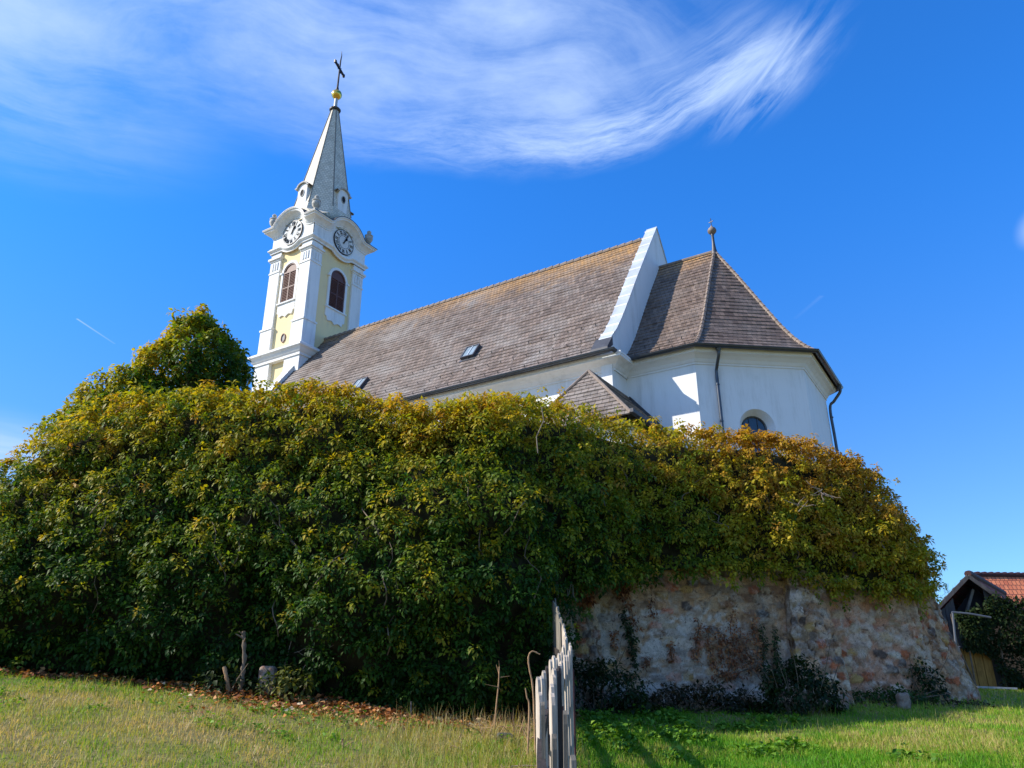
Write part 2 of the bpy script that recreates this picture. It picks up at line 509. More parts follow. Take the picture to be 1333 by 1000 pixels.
def leaf_fn(t, p, trans=0.42, rough=0.55, spec=0.2):
    at = t.add('ShaderNodeAttribute', attribute_name='Col')
    setin(t, p, base=at.outputs['Color'], rough=rough, spec=spec)
    tr = t.add('ShaderNodeBsdfTranslucent', {'Color': t.mix(1.0, at.outputs['Color'], (1.35, 1.3, 0.45), 'MULTIPLY')})
    mx = t.add('ShaderNodeMixShader', {0: trans, 1: p.outputs[0], 2: tr.outputs[0]})
    return mx.outputs[0]
M['leaf'] = mat('ivy_leaf', leaf_fn)
M['grassblade'] = mat('grass_blade', lambda t, p: leaf_fn(t, p, 0.35, 0.6, 0.25))
M['dryleaf'] = mat('dry_leaf', lambda t, p: leaf_fn(t, p, 0.15, 0.8, 0.2))
M['bark'] = simple('vine_bark', (0.16, 0.12, 0.085), 0.9, 0, 0.4, 9, 0.2, 0.6)
M['palebark'] = simple('pale_dead_vine', (0.24, 0.19, 0.15), 0.9, 0, 0.3, 9, 0.2, 0.6)
M['lightblock'] = simple('dark_block_shell', (0.035, 0.032, 0.018), 1.0, 0, 0.5, 6, 0.05, 1.0)
M['drystalk'] = simple('dry_stalk', (0.36, 0.22, 0.12), 0.85, 0, 0.3, 12, 0.2, 0.4)


def ground_fn(t, p):
    g = t.add('ShaderNodeNewGeometry').outputs['Position']
    n1 = t.noise(g, 0.7, 5, 0.6); n2 = t.noise(g, 6, 6, 0.7); n3 = t.noise(g, 40, 4, 0.7)
    c = t.mix(t.mr(n1, 0.4, 0.65), (0.16, 0.165, 0.045), (0.23, 0.185, 0.08))
    c = t.mix(t.mr(n2, 0.45, 0.7, 0, 0.7), c, (0.055, 0.05, 0.022))
    c = t.mix(t.mr(n3, 0.4, 0.7, 0, 0.5), c, (0.17, 0.14, 0.07))
    setin(t, p, base=c, rough=1.0, spec=0.1, normal=bump(t, n2, 0.25, 0.02))
M['ground'] = mat('meadow_soil', ground_fn)
M['gravel'] = simple('churchyard_soil', (0.16, 0.13, 0.09), 1.0, 0, 0.3, 3)


def planks_fn(t, p, col=(0.33, 0.185, 0.05)):
    o = t.add('ShaderNodeTexCoord').outputs['Object']
    mp = t.add('ShaderNodeMapping', {0: o}); mp.inputs['Scale'].default_value = (6, 6, 0.7)
    n = t.noise(mp.outputs[0], 3, 6, 0.7, 1.0); n2 = t.noise(o, 2, 5, 0.6)
    c = t.mix(t.mr(n, 0.3, 0.7), tuple(x * 0.55 for x in col), tuple(x * 1.25 for x in col))
    c = t.mix(t.mr(n2, 0.5, 0.7, 0, 0.6), c, tuple(x * 0.35 for x in col))
    setin(t, p, base=c, rough=0.85, spec=0.2, normal=bump(t, n, 0.5, 0.01))
M['yplank'] = mat('ochre_plank', planks_fn)
M['dplank'] = mat('dark_weathered_board', lambda t, p: planks_fn(t, p, (0.12, 0.105, 0.10)))
M['gplank'] = mat('grey_weathered_picket', lambda t, p: planks_fn(t, p, (0.20, 0.175, 0.14)))
M['wpicket'] = mat('flaking_white_picket', lambda t, p: planks_fn(t, p, (0.50, 0.42, 0.34)))
M['dpicket'] = mat('dark_gap_picket', lambda t, p: planks_fn(t, p, (0.045, 0.036, 0.032)))  # near-black wood; puts the fence's shaded gaps and rail dashes into colour
M['redpost'] = simple('rusty_post', (0.13, 0.035, 0.03), 0.7, 0.3, 0.3, 9)
M['pipe'] = simple('grey_pipe', (0.10, 0.11, 0.13), 0.4, 0.3, 0.15)
M['whiteboard'] = simple('weathered_white_board', (0.34, 0.34, 0.34), 0.8, 0, 0.2, 6)


def redroof_fn(t, p, c1=(0.17, 0.018, 0.018), c2=(0.26, 0.035, 0.028)):
    uv = t.add('ShaderNodeTexCoord').outputs['UV']
    br = t.add('ShaderNodeTexBrick', {'Vector': uv, 'Color1': (*c1, 1), 'Color2': (*c2, 1), 'Mortar': (0.05, 0.02, 0.02, 1),
                                      'Scale': 1.0, 'Mortar Size': 0.02, 'Brick Width': 0.26, 'Row Height': 0.36})
    n = t.noise(uv, 4, 5, 0.7)
    c = t.mix(t.mr(n, 0.5, 0.75, 0, 0.5), br.outputs['Color'], (0.12, 0.06, 0.05))
    setin(t, p, base=c, rough=0.7, spec=0.3, normal=bump(t, br.outputs['Fac'], 0.6, 0.03))
M['redroof'] = mat('red_roof_tiles', redroof_fn)
M['orangeroof'] = mat('orange_roof_tiles', lambda t, p: redroof_fn(t, p, (0.55, 0.14, 0.06), (0.75, 0.24, 0.10)))

# ------------------------------------------------------------------ leaf meshes
def leaf_mesh(base, direc, nrm, L, W, cols, fold=0.18):
    """folded kite leaves; all arrays of n rows"""
    n = len(base)
    direc = unit(direc); side = unit(np.cross(direc, nrm)); nn = np.cross(side, direc)
    L = L[:, None]; W = W[:, None]
    v = np.empty((n, 5, 3))
    v[:, 0] = base
    v[:, 1] = base + direc * L * 0.42 + side * W * 0.5 + nn * W * fold
    v[:, 2] = base + direc * L - nn * L * 0.12
    v[:, 3] = base + direc * L * 0.42 - side * W * 0.5 + nn * W * fold
    v[:, 4] = base + direc * L * 0.5
    i = np.arange(n)[:, None] * 5
    f = np.concatenate([i + np.array([[0, 4, 1]]), i + np.array([[4, 2, 1]]), i + np.array([[0, 3, 4]]), i + np.array([[4, 3, 2]])], 1).reshape(-1, 3)
    return v.reshape(-1, 3), f, np.repeat(cols, 5, axis=0)


def rosettes(cent, axis, rad, nleaf, Lm, ccol, jitter=0.14, droop=0.7, seed=0, wr=0.58):
    """whorls of drooping leaves round shoot tips"""
    rg = np.random.default_rng(seed)
    n = len(cent)
    axis = unit(axis)
    csc = rg.uniform(0.65, 1.35, n); rad = rad * csc; Lm = Lm * (0.55 + 0.45 * csc)
    ref = np.where(np.abs(axis[:, 2:3]) > 0.9, np.array([[1., 0, 0]]), np.array([[0, 0, 1.]]))
    X = unit(np.cross(axis, ref)); Y = np.cross(axis, X)
    B = []; D = []; N = []; Ls = []; C = []
    ph0 = rg.uniform(0, 6.28, n)
    for k in range(nleaf):
        q = (k + 0.5) / nleaf
        th = np.radians(15 + 88 * q ** 0.8) + rg.normal(0, 0.2, n)
        ph = ph0 + k * 2.4 + rg.normal(0, 0.3, n)
        d = (X * np.cos(ph)[:, None] + Y * np.sin(ph)[:, None]) * np.sin(th)[:, None] + axis * np.cos(th)[:, None]
        b = cent + d * (rad * (0.35 + 0.65 * q) * rg.uniform(0.7, 1.1, n))[:, None] * 0.6
        dd = unit(d + np.array([[0, 0, -droop]]) * (0.6 + 0.8 * q) + rg.normal(0, 0.22, (n, 3)))
        nn = unit(axis * 0.7 + d * 0.45 + np.array([[0, 0, 0.45]]) + rg.normal(0, 0.25, (n, 3)))
        B.append(b); D.append(dd); N.append(nn)
        Ls.append(Lm * rg.uniform(0.55, 1.35, n))
        cc = ccol * rg.uniform(1 - jitter * 1.6, 1 + jitter * 1.6, (n, 1)) * (1 + rg.normal(0, 0.05, (n, 3)))
        C.append(cc)
    B = np.concatenate(B); D = np.concatenate(D); N = np.concatenate(N); Ls = np.concatenate(Ls); C = np.clip(np.concatenate(C), 0.004, 0.9)
    return leaf_mesh(B, D, N, Ls, Ls * wr * rg.uniform(0.8, 1.15, len(Ls)), C)


def pal(t, stops):
    """t in 0..1 -> colour"""
    xs = [s[0] for s in stops]
    return np.stack([np.interp(t, xs, [s[1][k] for s in stops]) for k in range(3)], 1)


# ------------------------------------------------------------------ ground
GX = np.array([-40, -14, -10, -6.5, -3.7, -1.2, 0.5, 3, 5.5, 8.4, 12, 16, 60.])
GZ = np.array([0.3, 0.3, 0.25, 0.10, -0.10, -0.43, -0.44, -0.42, -0.35, -0.27, -0.25, -0.3, -0.6])
GY = np.array([11, 11, 10.6, 10.4, 10.7, 10.8, 11.6, 13, 13.2, 15, 20, 22, 30.])
def ground_z(x, y):
    x = np.asarray(x, float); y = np.asarray(y, float)
    zb = np.interp(x, GX, GZ); yb = np.interp(x, GX, GY)
    q = y / yb
    z = -1.6 + (zb + 1.6) * np.where(q < 1, q, 1 + 0.05 * np.minimum(q - 1, 3))
    z = np.where(y < 0, -1.6 + 0.05 * np.maximum(y, -60), z)
    far = np.clip((np.hypot(x, y) - 60) / 900, 0, 1)
    return z * (1 - far) + (-6) * far
def gbump(x, y):
    P = np.stack([x, y, np.zeros_like(x)], 1)
    return 0.035 * vnoise(P, 1.3, 3, 3) + 0.05 * vnoise(P, 0.35, 5, 2)


def axis_pts(lo, hi, near_lo, near_hi, step):
    core = np.arange(near_lo, near_hi + 1e-6, step)
    left = near_lo - np.cumsum(step * 1.28 ** np.arange(1, 60)); left = left[left > lo]
    right = near_hi + np.cumsum(step * 1.28 ** np.arange(1, 60)); right = right[right < hi]
    return np.concatenate([[lo], left[::-1], core, right, [hi]])
gx = axis_pts(-2500, 2500, -14, 16, 0.12); gy = axis_pts(-2500, 3000, 1.5, 26, 0.12)
XX, YY = np.meshgrid(gx, gy)
xr, yr = XX.ravel(), YY.ravel()
zr = ground_z(xr, yr) + gbump(xr, yr) * np.clip(1 - (np.hypot(xr, yr) - 30) / 30, 0, 1)
nx, ny = len(gx), len(gy)
ii = (np.arange(ny - 1)[:, None] * nx + np.arange(nx - 1)[None, :]).ravel()
gf = np.stack([ii, ii + 1, ii + nx + 1, ii + nx], 1)
g = np_mesh('ground', np.stack([xr, yr, zr], 1), gf, M['ground'], smooth=True)
tag(g, 'uneven grassy ground sloping up to the wall', 'ground', kind='structure')


def gz(x, y):
    x = np.atleast_1d(np.asarray(x, float)); y = np.atleast_1d(np.asarray(y, float))
    return ground_z(x, y) + gbump(x, y)

# ------------------------------------------------------------------ plan curves
def catmull(pts, n=12):
    pts = np.array(pts, float); P = np.vstack([2 * pts[0] - pts[1], pts, 2 * pts[-1] - pts[-2]])
    out = []
    for i in range(1, len(P) - 2):
        for k in range(n):
            t = k / n
            out.append(0.5 * ((2 * P[i]) + (-P[i - 1] + P[i + 1]) * t + (2 * P[i - 1] - 5 * P[i] + 4 * P[i + 1] - P[i + 2]) * t * t + (-P[i - 1] + 3 * P[i] - 3 * P[i + 1] + P[i + 2]) * t ** 3))
    out.append(P[-2])
    return np.array(out)
def resample(c, step):
    d = np.r_[0, np.cumsum(np.hypot(*np.diff(c, axis=0).T))]
    u = np.arange(0, d[-1], step)
    return np.stack([np.interp(u, d, c[:, 0]), np.interp(u, d, c[:, 1])], 1), u
def outward(c):
    t = np.gradient(c, axis=0); t = t / np.linalg.norm(t, axis=1, keepdims=True)
    return np.stack([t[:, 1], -t[:, 0]], 1)

IVY_PLAN = [(-15, 12.3), (-10.5, 11.0), (-6.5, 10.75), (-3.5, 10.8), (-1.4, 10.6), (0.0, 10.85), (1.0, 11.8), (2.3, 12.65), (4.7, 13.25), (7.0, 13.9), (8.0, 14.6), (8.42, 15.8), (8.6, 18), (8.6, 24), (8.6, 34)]
WALL_PLAN = [(-3, 12.9), (0.3, 12.95), (2.5, 13.15), (4.65, 13.55), (7.0, 14.2), (7.75, 14.9), (8.05, 16.2), (8.15, 20), (8.2, 34)]

# churchyard terrace behind the wall
ivc, ivu = resample(catmull(IVY_PLAN), 0.1)
ivo = outward(ivc)
yard = ivc - ivo * 1.6
yp = [(x, y, 3.1) for x, y in yard[::8]] + [(60, 60, 3.1), (60, 160, 3.1), (-90, 160, 3.1), (-90, 30, 3.1), (-16, 14.5, 3.1)]
yb_ = [(x, y, -1.5) for x, y, z in yp]
nY = len(yp)
ch = np_mesh('churchyard_terrace', yp + yb_, [list(range(nY))] + [[i, (i + 1) % nY, nY + (i + 1) % nY, nY + i][::-1] for i in range(nY)], M['gravel'])
tag(ch, 'raised churchyard ground held by the wall', 'ground', kind='structure')

# ------------------------------------------------------------------ stone wall
wall = empty('retaining_wall', (3.5, 13.6, -0.5), 0,
             'old rubble stone retaining wall with flaking whitewash under the hanging ivy', 'stone wall')
WO = np.array([3.5, 13.6, -0.5])
def stone_cells(a, z, seed, cw_=0.30, ch_=0.165):
    """rough coursed rubble: nearest and second nearest of jittered seeds"""
    z = z + 0.05 * vnoise(np.stack([a, z, a * 0], 1), 1.6, seed + 40, 2); a = a + 0.05 * vnoise(np.stack([a, z, a * 0], 1), 3.0, seed + 41, 2)
    ix = np.floor(a / cw_).astype(int); iz = np.floor(z / ch_).astype(int)
    d1 = np.full(len(a), 9.0); d2 = np.full(len(a), 9.0); h1 = np.zeros(len(a)); h2 = np.zeros(len(a))
    for j in (-1, 0, 1):
        for i_ in (-2, -1, 0, 1, 2):
            cx_ = ix + i_; cz_ = iz + j
            off = (cz_ & 1) * 0.5
            sx = (cx_ + off + 0.5 + 0.62 * (_h(cx_, cz_, cx_ * 0 + 1, seed) - 0.5)) * cw_
            sz_ = (cz_ + 0.5 + 0.55 * (_h(cx_, cz_, cx_ * 0 + 2, seed) - 0.5)) * ch_
            d = np.maximum(np.abs(a - sx) / cw_, np.abs(z - sz_) / ch_) * 0.55 + np.hypot((a - sx) / cw_, (z - sz_) / ch_) * 0.45
            hh = _h(cx_, cz_, cx_ * 0 + 3, seed)
            m = d < d1
            d2 = np.where(m, d1, np.minimum(d2, d)); h2 = np.where(m, h1, h2)
            h1 = np.where(m, hh, h1); d1 = np.where(m, d, d1)
    return np.clip((d2 - d1) / 0.30, 0, 1), h1
STN = np.array([(0.46, 0.34, 0.22), (0.30, 0.18, 0.11), (0.56, 0.45, 0.32), (0.52, 0.36, 0.15), (0.50, 0.17, 0.08), (0.66, 0.56, 0.45), (0.15, 0.12, 0.11), (0.46, 0.34, 0.24), (0.50, 0.33, 0.20), (0.36, 0.29, 0.23)])
def wall_paint(P, a, seed, pink, white, bare_):
    """stone relief (m) and colour: rubble, mortar smeared over it, remains of whitewash"""
    edge, h = stone_cells(a, P[:, 2], seed, 0.25, 0.13)
    h2 = (h * 7919) % 1.0
    st = STN[np.minimum((h * 10).astype(int), 9)] * np.array([1.15, 0.95, 0.80]) * (0.6 + 0.7 * h2)[:, None]
    lo = vnoise(P, 1.1, seed + 60, 3); md = vnoise(P, 4.0, seed + 61, 3); fi = vnoise(P, 12.0, seed + 62, 2)
    mort = np.array([0.84, 0.48, 0.25]) * (1 - pink)[:, None] + np.array([0.86, 0.42, 0.24]) * pink[:, None]
    mort = mort * (0.85 + 0.25 * fi)[:, None]
    showing = np.clip((h2 + 0.45 * lo + 0.25 * md - 0.30 + bare_) * 7.0, 0, 1)          # how far each stone stands clear of the mortar
    m = np.clip((edge - 0.20 + 0.15 * fi) * 8, 0, 1) * showing
    c = mort * (1 - m)[:, None] + st * m[:, None]
    pl = np.clip((0.55 * lo + 0.55 * md + 0.35 * fi + white) * 7, 0, 1) * np.clip(1.35 - 0.9 * m, 0, 1)
    wcol = np.array([0.92, 0.74, 0.58]) * (1 - 0.55 * pink)[:, None] + np.array([0.86, 0.52, 0.35]) * (0.55 * pink)[:, None]
    c = c * (1 - pl)[:, None] + wcol * (0.9 + 0.15 * fi)[:, None] * pl[:, None]
    # cracks and open joints
    jt = 0.9 * np.clip((0.17 - edge) * 10, 0, 1) * np.clip(md * 2.2 + 0.45 + bare_, 0, 1) * (1 - 0.75 * pl)
    c = c * (1 - jt)[:, None] + np.array([0.10, 0.07, 0.05]) * jt[:, None]
    rel = 0.026 * m * np.clip(edge * 2.6, 0, 1) * (0.4 + h2) + 0.012 * pl - 0.05 * jt + 0.035 * lo + 0.02 * md + 0.008 * fi
    return rel, np.clip(c, 0.02, 0.9)
zs = np.arange(-0.9, 2.35, 0.03)
wc, wu = resample(catmull(WALL_PLAN), 0.03)
wc = wc[:int(16 / 0.03)]; wu = wu[:len(wc)]
wo = outward(wc)
nU, nZ = len(wc), len(zs)
Pw = np.zeros((nU, nZ, 3))
bat = np.interp(zs, [-0.9, 0.0, 3.4], [0.22, 0.05, -0.35])
Pw[:, :, 0] = wc[:, 0:1] + wo[:, 0:1] * bat[None]
Pw[:, :, 1] = wc[:, 1:2] + wo[:, 1:2] * bat[None]
Pw[:, :, 2] = zs[None]
fl = Pw.reshape(-1, 3)
pk = np.clip((fl[:, 0] - 5.1) / 0.5, 0, 1)
wh = np.interp(fl[:, 2], [-0.5, 1.0, 1.35, 1.9], [0.32, 0.22, -0.15, -0.5]) * (1 - pk) + 0.0 * pk
wh = wh - 0.45 * np.exp(-((fl[:, 0] - 4.35) / 0.25) ** 2)
dr, wcolr = wall_paint(fl, np.repeat(wu, nZ), 5, pk, wh, 0.10 - 0.10 * pk)
# damp dark run down the wall beside the buttress
damp = np.clip(1.2 - np.abs(fl[:, 0] - 4.25 - 0.1 * vnoise(fl, 2.0, 90, 1)) / 0.30, 0, 1) * np.clip((fl[:, 2] - 0.2) / 1.0, 0.25, 1) * (0.55 + 0.35 * vnoise(fl, 5.0, 91, 2))
wcolr = wcolr * (1 - 0.75 * damp)[:, None] + np.array([0.13, 0.13, 0.13]) * (0.75 * damp)[:, None]
on = np.repeat(wo, nZ, axis=0)
fl[:, :2] += on * dr[:, None]
ii = (np.arange(nU - 1)[:, None] * nZ + np.arange(nZ - 1)[None, :]).ravel()
wf = np.stack([ii, ii + nZ, ii + nZ + 1, ii + 1], 1)
np_mesh('wall_face', fl - WO, wf, M['stone'], wall, cols=wcolr, smooth=True)


def buttress(bl, br_, tl, tr, z0, z1, depth_dir, name='buttress', seed=1, label=None, white=-0.15, pink=0.2, bare_=0.35):
    """front face through four corners (plan points at bottom/top), two side faces running back"""
    dd = np.array([*depth_dir, 0.0])
    BL = np.array([*bl, z0]); BR = np.array([*br_, z0]); TL = np.array([*tl, z1]); TR = np.array([*tr, z1])
    quads = [(BL + dd, BL, TL, TL + dd), (BL, BR, TR, TL), (BR, BR + dd, TR + dd, TR)]
    V = []; F = []; C = []; base = 0; a0_ = 0.0
    for (a, b, c, d) in quads:
        nn = unit(np.cross(b - a, d - a))
        wid = np.linalg.norm(b - a)
        nu = max(2, int(wid / 0.03)); nv = int((z1 - z0) / 0.03)
        u = np.linspace(0, 1, nu)[:, None, None]; v = np.linspace(0, 1, nv)[None, :, None]
        P = (a * (1 - u) + b * u) * (1 - v) + (d * (1 - u) + c * u) * v
        P = P.reshape(-1, 3)
        al = a0_ + wid * np.repeat(np.linspace(0, 1, nu), nv)
        n_ = len(P)
        rel, col = wall_paint(P, al, seed, np.full(n_, pink), np.full(n_, white), bare_)
        e = vnoise(P * np.array([1, 1, 1.8]), 3.0, seed, 3) * 0.06; e2 = vnoise(P * np.array([1, 1, 1.8]), 3.1, seed + 5, 3) * 0.05
        uu = np.repeat(np.linspace(0, 1, nu), nv); edgef = np.clip(np.minimum(uu, 1 - uu) * wid / 0.12, 0, 1)
        P = P + np.stack([e, e2, np.zeros_like(e)], 1) + nn * (rel * edgef)[:, None]
        V.append(P); C.append(col)
        ii_ = (np.arange(nu - 1)[:, None] * nv + np.arange(nv - 1)[None, :]).ravel()
        F.append(np.stack([ii_, ii_ + nv, ii_ + nv + 1, ii_ + 1], 1) + base); base += len(P); a0_ += wid
    o = np_mesh(name, np.concatenate(V) - WO, np.concatenate(F), M['stone'], wall, cols=np.concatenate(C), smooth=True)
    if label: o['label'] = label
    return o
buttress((4.50, 12.92), (5.50, 13.02), (4.84, 13.62), (5.52, 13.80), -0.9, 1.72, (0.15, 1.2), seed=3,
         label='battered stone buttress beside the dark bush')
buttress((7.02, 14.0), (8.62, 14.75), (7.55, 14.85), (7.90, 15.3), -0.9, 2.9, (0.1, 2.2), seed=8,
         label='leaning corner buttress with loose bricks at its foot')
buttress((0.95, 12.80), (1.55, 12.86), (1.12, 13.10), (1.35, 13.14), -0.9, 1.9, (0, 0.8), seed=21,
         label='small plastered stub of wall behind the fence')

# ------------------------------------------------------------------ the ivy
CREST = [(-60, 660), (0, 600), (20, 572), (45, 545), (85, 538), (120, 532), (150, 512), (200, 503), (330, 504), (420, 504), (445, 498), (490, 512), (540, 528), (600, 520), (700, 514), (745, 520), (790, 534), (830, 541), (900, 550), (1000, 562), (1090, 582), (1140, 607), (1185, 640), (1205, 672)]
BOTTOM = [(-60, 2000), (725, 2000), (738, 805), (755, 772), (790, 765), (850, 748), (900, 748), (960, 745), (1040, 752), (1090, 768), (1120, 772), (1180, 775), (1300, 770)]
cxs = np.array(CREST, float); bxs = np.array(BOTTOM, float)
n_iv = len(ivc)
zc = np.zeros(n_iv); zb = np.zeros(n_iv)
corner = int(np.argmin(np.hypot(ivc[:, 0] - 8.1, ivc[:, 1] - 14.8)))
for i in range(n_iv):
    p = ivc[i] - ivo[i] * 0.75
    lo, hi = 0.5, 7.5
    for _ in range(30):
        mid = (lo + hi) / 2
        x, y = project((p[0], p[1], mid))
        if y > np.interp(x, cxs[:, 0], cxs[:, 1]): lo = mid
        else: hi = mid
    zc[i] = mid + np.interp(p[0], [-0.5, 0.8, 3, 6], [0.0, 0.0, -0.03, 0.04])
    x, y = project((ivc[i][0], ivc[i][1], 1.5))
    by = np.interp(x, bxs[:, 0], bxs[:, 1])
    gzz = float(ground_z(ivc[i][0], ivc[i][1]))
    if by > 1000: zb[i] = gzz + 0.12
    else:
        r_ = ray(x, by); zb[i] = max(gzz + 0.1, r_[2] / r_[1] * ivc[i][1] + 0.17)
zc[:corner + 1] = np.convolve(np.pad(zc[:corner + 1], 6, mode='edge'), np.ones(13) / 13, 'valid')
zcorn = zc[corner]
for i in range(corner + 1, n_iv):
    zc[i] = zcorn - 0.25 * min(1, (i - corner) / 20)
    zb[i] = zb[corner]
zb = np.convolve(np.pad(zb, 2, mode='edge'), np.ones(5) / 5, 'valid')


def ivy_point(u, v, inset=0.0, lumps=True):
    """u arclength, v 0 bottom .. 1 back of top. returns P, N"""
    x = np.interp(u, ivu, ivc[:, 0]); y = np.interp(u, ivu, ivc[:, 1])
    ox = np.interp(u, ivu, ivo[:, 0]); oy = np.interp(u, ivu, ivo[:, 1])
    l = np.hypot(ox, oy); ox /= l; oy /= l
    c = np.interp(u, ivu, zc); b = np.interp(u, ivu, zb)
    h = c - b
    rr = np.minimum(0.9, h * 0.55)
    vf = np.clip(v / 0.62, 0, 1); vt = np.clip((v - 0.62) / 0.38, 0, 1)
    zf = b + (h - rr) * vf
    ang = vt * (math.pi / 2) / 0.62; ang = np.minimum(ang, math.pi / 2)
    back = np.clip((vt - 0.62) / 0.38, 0, 1) * 1.4
    off = np.where(vt > 0, -(1 - np.cos(ang)) * 0.95 - back, 0.0) - 0.52 * vf ** 1.5 + 0.22 * np.sin(vf * math.pi) * (h > 3.0)
    # tuck the hanging lower edge in
    off = off - np.where(h < 3.6, 0.12 * np.clip(1 - vf * 3, 0, 1), 0.10 * np.clip(1 - vf * 6, 0, 1))
    z = np.where(vt > 0, b + (h - rr) + rr * np.sin(ang) - back * 0.10, zf)
    P = np.stack([x + ox * off, y + oy * off, z], 1)
    nz_ = np.where(vt > 0, np.sin(ang), 0.12); nh = np.where(vt > 0, np.cos(ang), 1.0)
    N = unit(np.stack([ox * nh, oy * nh, nz_], 1))
    if lumps:
        big = 0.19 * vnoise(P, 0.85, 2, 1) + 0.20 * vnoise(P, 1.7, 9, 1)
        sm = 0.13 * vnoise(P, 3.6, 14, 1) + 0.17 * vnoise(P * np.array([1, 1, 0.3]), 2.2, 19, 1)
        taper = np.clip((x + 12) / 4, 0, 1) * 0 + np.where(x > 1.2, 0.55, 1.0)
        taper = taper * (1 - 0.45 * np.clip((v - 0.55) / 0.2, 0, 1))
        P = P + N * ((big + sm) * taper - inset)[:, None]
    else:
        P = P - N * inset
    return P, N


ivy = empty('ivy', (0, 12, 0), 0, 'huge mass of ivy with olive shoots covering and overhanging the old wall', 'ivy')
IO = np.array([0, 12, 0.])
# dark shell added inside the ivy to block light, coloured like dead stems
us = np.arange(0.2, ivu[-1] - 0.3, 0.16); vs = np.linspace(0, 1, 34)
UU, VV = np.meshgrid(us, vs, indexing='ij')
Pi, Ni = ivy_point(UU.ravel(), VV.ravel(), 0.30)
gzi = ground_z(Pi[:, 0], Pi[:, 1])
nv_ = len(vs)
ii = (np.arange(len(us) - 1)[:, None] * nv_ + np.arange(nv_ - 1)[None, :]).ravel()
np_mesh('light_block_shell', Pi - IO, np.stack([ii, ii + nv_, ii + nv_ + 1, ii + 1], 1), M['lightblock'], ivy, smooth=True)

IVY_PAL = [(0.0, (0.018, 0.058, 0.006)), (0.28, (0.044, 0.105, 0.010)), (0.48, (0.150, 0.200, 0.014)), (0.66, (0.34, 0.30, 0.018)), (0.87, (0.46, 0.33, 0.022)), (1.0, (0.42, 0.23, 0.028))]
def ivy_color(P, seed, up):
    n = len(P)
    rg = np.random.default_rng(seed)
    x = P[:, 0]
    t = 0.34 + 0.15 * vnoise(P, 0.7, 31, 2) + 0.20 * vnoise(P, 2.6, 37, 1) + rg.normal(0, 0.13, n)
    # yellow-olive mature shoots at top and dry right end; lit-top shading painted in too
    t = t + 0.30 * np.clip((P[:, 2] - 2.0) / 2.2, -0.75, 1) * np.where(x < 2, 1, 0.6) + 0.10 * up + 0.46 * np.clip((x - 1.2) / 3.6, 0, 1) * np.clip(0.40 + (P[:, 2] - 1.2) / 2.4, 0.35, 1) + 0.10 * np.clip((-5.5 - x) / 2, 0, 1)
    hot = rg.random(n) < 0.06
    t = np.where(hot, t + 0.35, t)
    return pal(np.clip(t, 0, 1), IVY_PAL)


def sample_shell(n, seed, vlo=0.0, vhi=1.0, ulo=0.3, uhi=None):
    rg = np.random.default_rng(seed)
    uhi = uhi or ivu[-1] - 0.4
    u = rg.uniform(ulo, uhi, n); v = rg.uniform(vlo, vhi, n)
    return u, v, rg


Vs = []; Fs = []; Cs = []; nb = 0
def push(vfc):
    global nb
    v, f, c = vfc
    Vs.append(v); Fs.append(f + nb); Cs.append(c); nb += len(v)
corner_u = ivu[corner]
vis_lo = 3.0
# main clusters over the visible stretch
for seed, n, inset, rad, L, nl in ((1, 11500, 0.05, 0.145, 0.070, 20), (2, 5200, 0.22, 0.16, 0.085, 11), (3, 3400, -0.08, 0.14, 0.070, 18)):
    u, v, rg = sample_shell(n, seed, 0.0, 0.93, vis_lo, corner_u + 3.0)
    hh = np.interp(u, ivu, zc) - np.interp(u, ivu, zb)
    keep = rg.random(n) < np.clip(hh / 5.2, 0.45, 1)
    u, v = u[keep], v[keep]
    P, N = ivy_point(u, v, 0.0)
    # ragged lower fringe
    P = P - N * (inset + rg.normal(0, 0.07, len(P)))[:, None]
    P += rg.normal(0, 0.05, P.shape)
    fr = (v < 0.10) & (P[:, 2] > 0.6)
    P[fr, 2] -= rg.uniform(0, 0.24, fr.sum())
    ax = unit(N + np.array([[0, 0, 0.55]]) + rg.normal(0, 0.25, P.shape))
    sc = np.where(P[:, 0] > 3.0, 0.85, 1.0)
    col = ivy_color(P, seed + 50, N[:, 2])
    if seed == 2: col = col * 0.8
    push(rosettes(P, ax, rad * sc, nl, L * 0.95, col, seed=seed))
# sparse on the far side of the corner and on the unseen left end
u, v, rg = sample_shell(2600, 5, 0.0, 0.95, corner_u + 3.0, ivu[-1] - 0.5)
P, N = ivy_point(u, v, 0.05)
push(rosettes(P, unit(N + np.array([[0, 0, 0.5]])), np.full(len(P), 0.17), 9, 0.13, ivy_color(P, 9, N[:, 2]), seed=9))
u, v, rg = sample_shell(600, 6, 0.0, 0.95, 0.3, vis_lo)
P, N = ivy_point(u, v, 0.05)
push(rosettes(P, unit(N + np.array([[0, 0, 0.5]])), np.full(len(P), 0.17), 9, 0.13, ivy_color(P, 10, N[:, 2]), seed=10))
# shoots that stick up along the crest, and hanging sprays below
rg = np.random.default_rng(77)
sprig = []
u = rg.uniform(vis_lo, corner_u + 1.0, 420); v = rg.uniform(0.74, 0.88, 420)
P, N = ivy_point(u, v)
Pn = []; An = []
mbst = MB()
for i in range(len(P)):
    hgt = abs(rg.normal(0, 0.11)) + 0.04
    if P[i, 0] > 3: hgt *= 0.5
    if rg.random() < 0.03: hgt += 0.18
    d = unit(N[i] * 0.5 + np.array([0, 0, 1.0]) + rg.normal(0, 0.3, 3))
    e = P[i] + d * hgt
    for q in np.arange(0.3, 1.01, 0.35):
        Pn.append(P[i] + d * hgt * q); An.append(d)
Pn = np.array(Pn); An = np.array(An)
push(rosettes(Pn, An, np.full(len(Pn), 0.10), 9, 0.082, ivy_color(Pn, 78, np.ones(len(Pn)) * 0.9), seed=78))
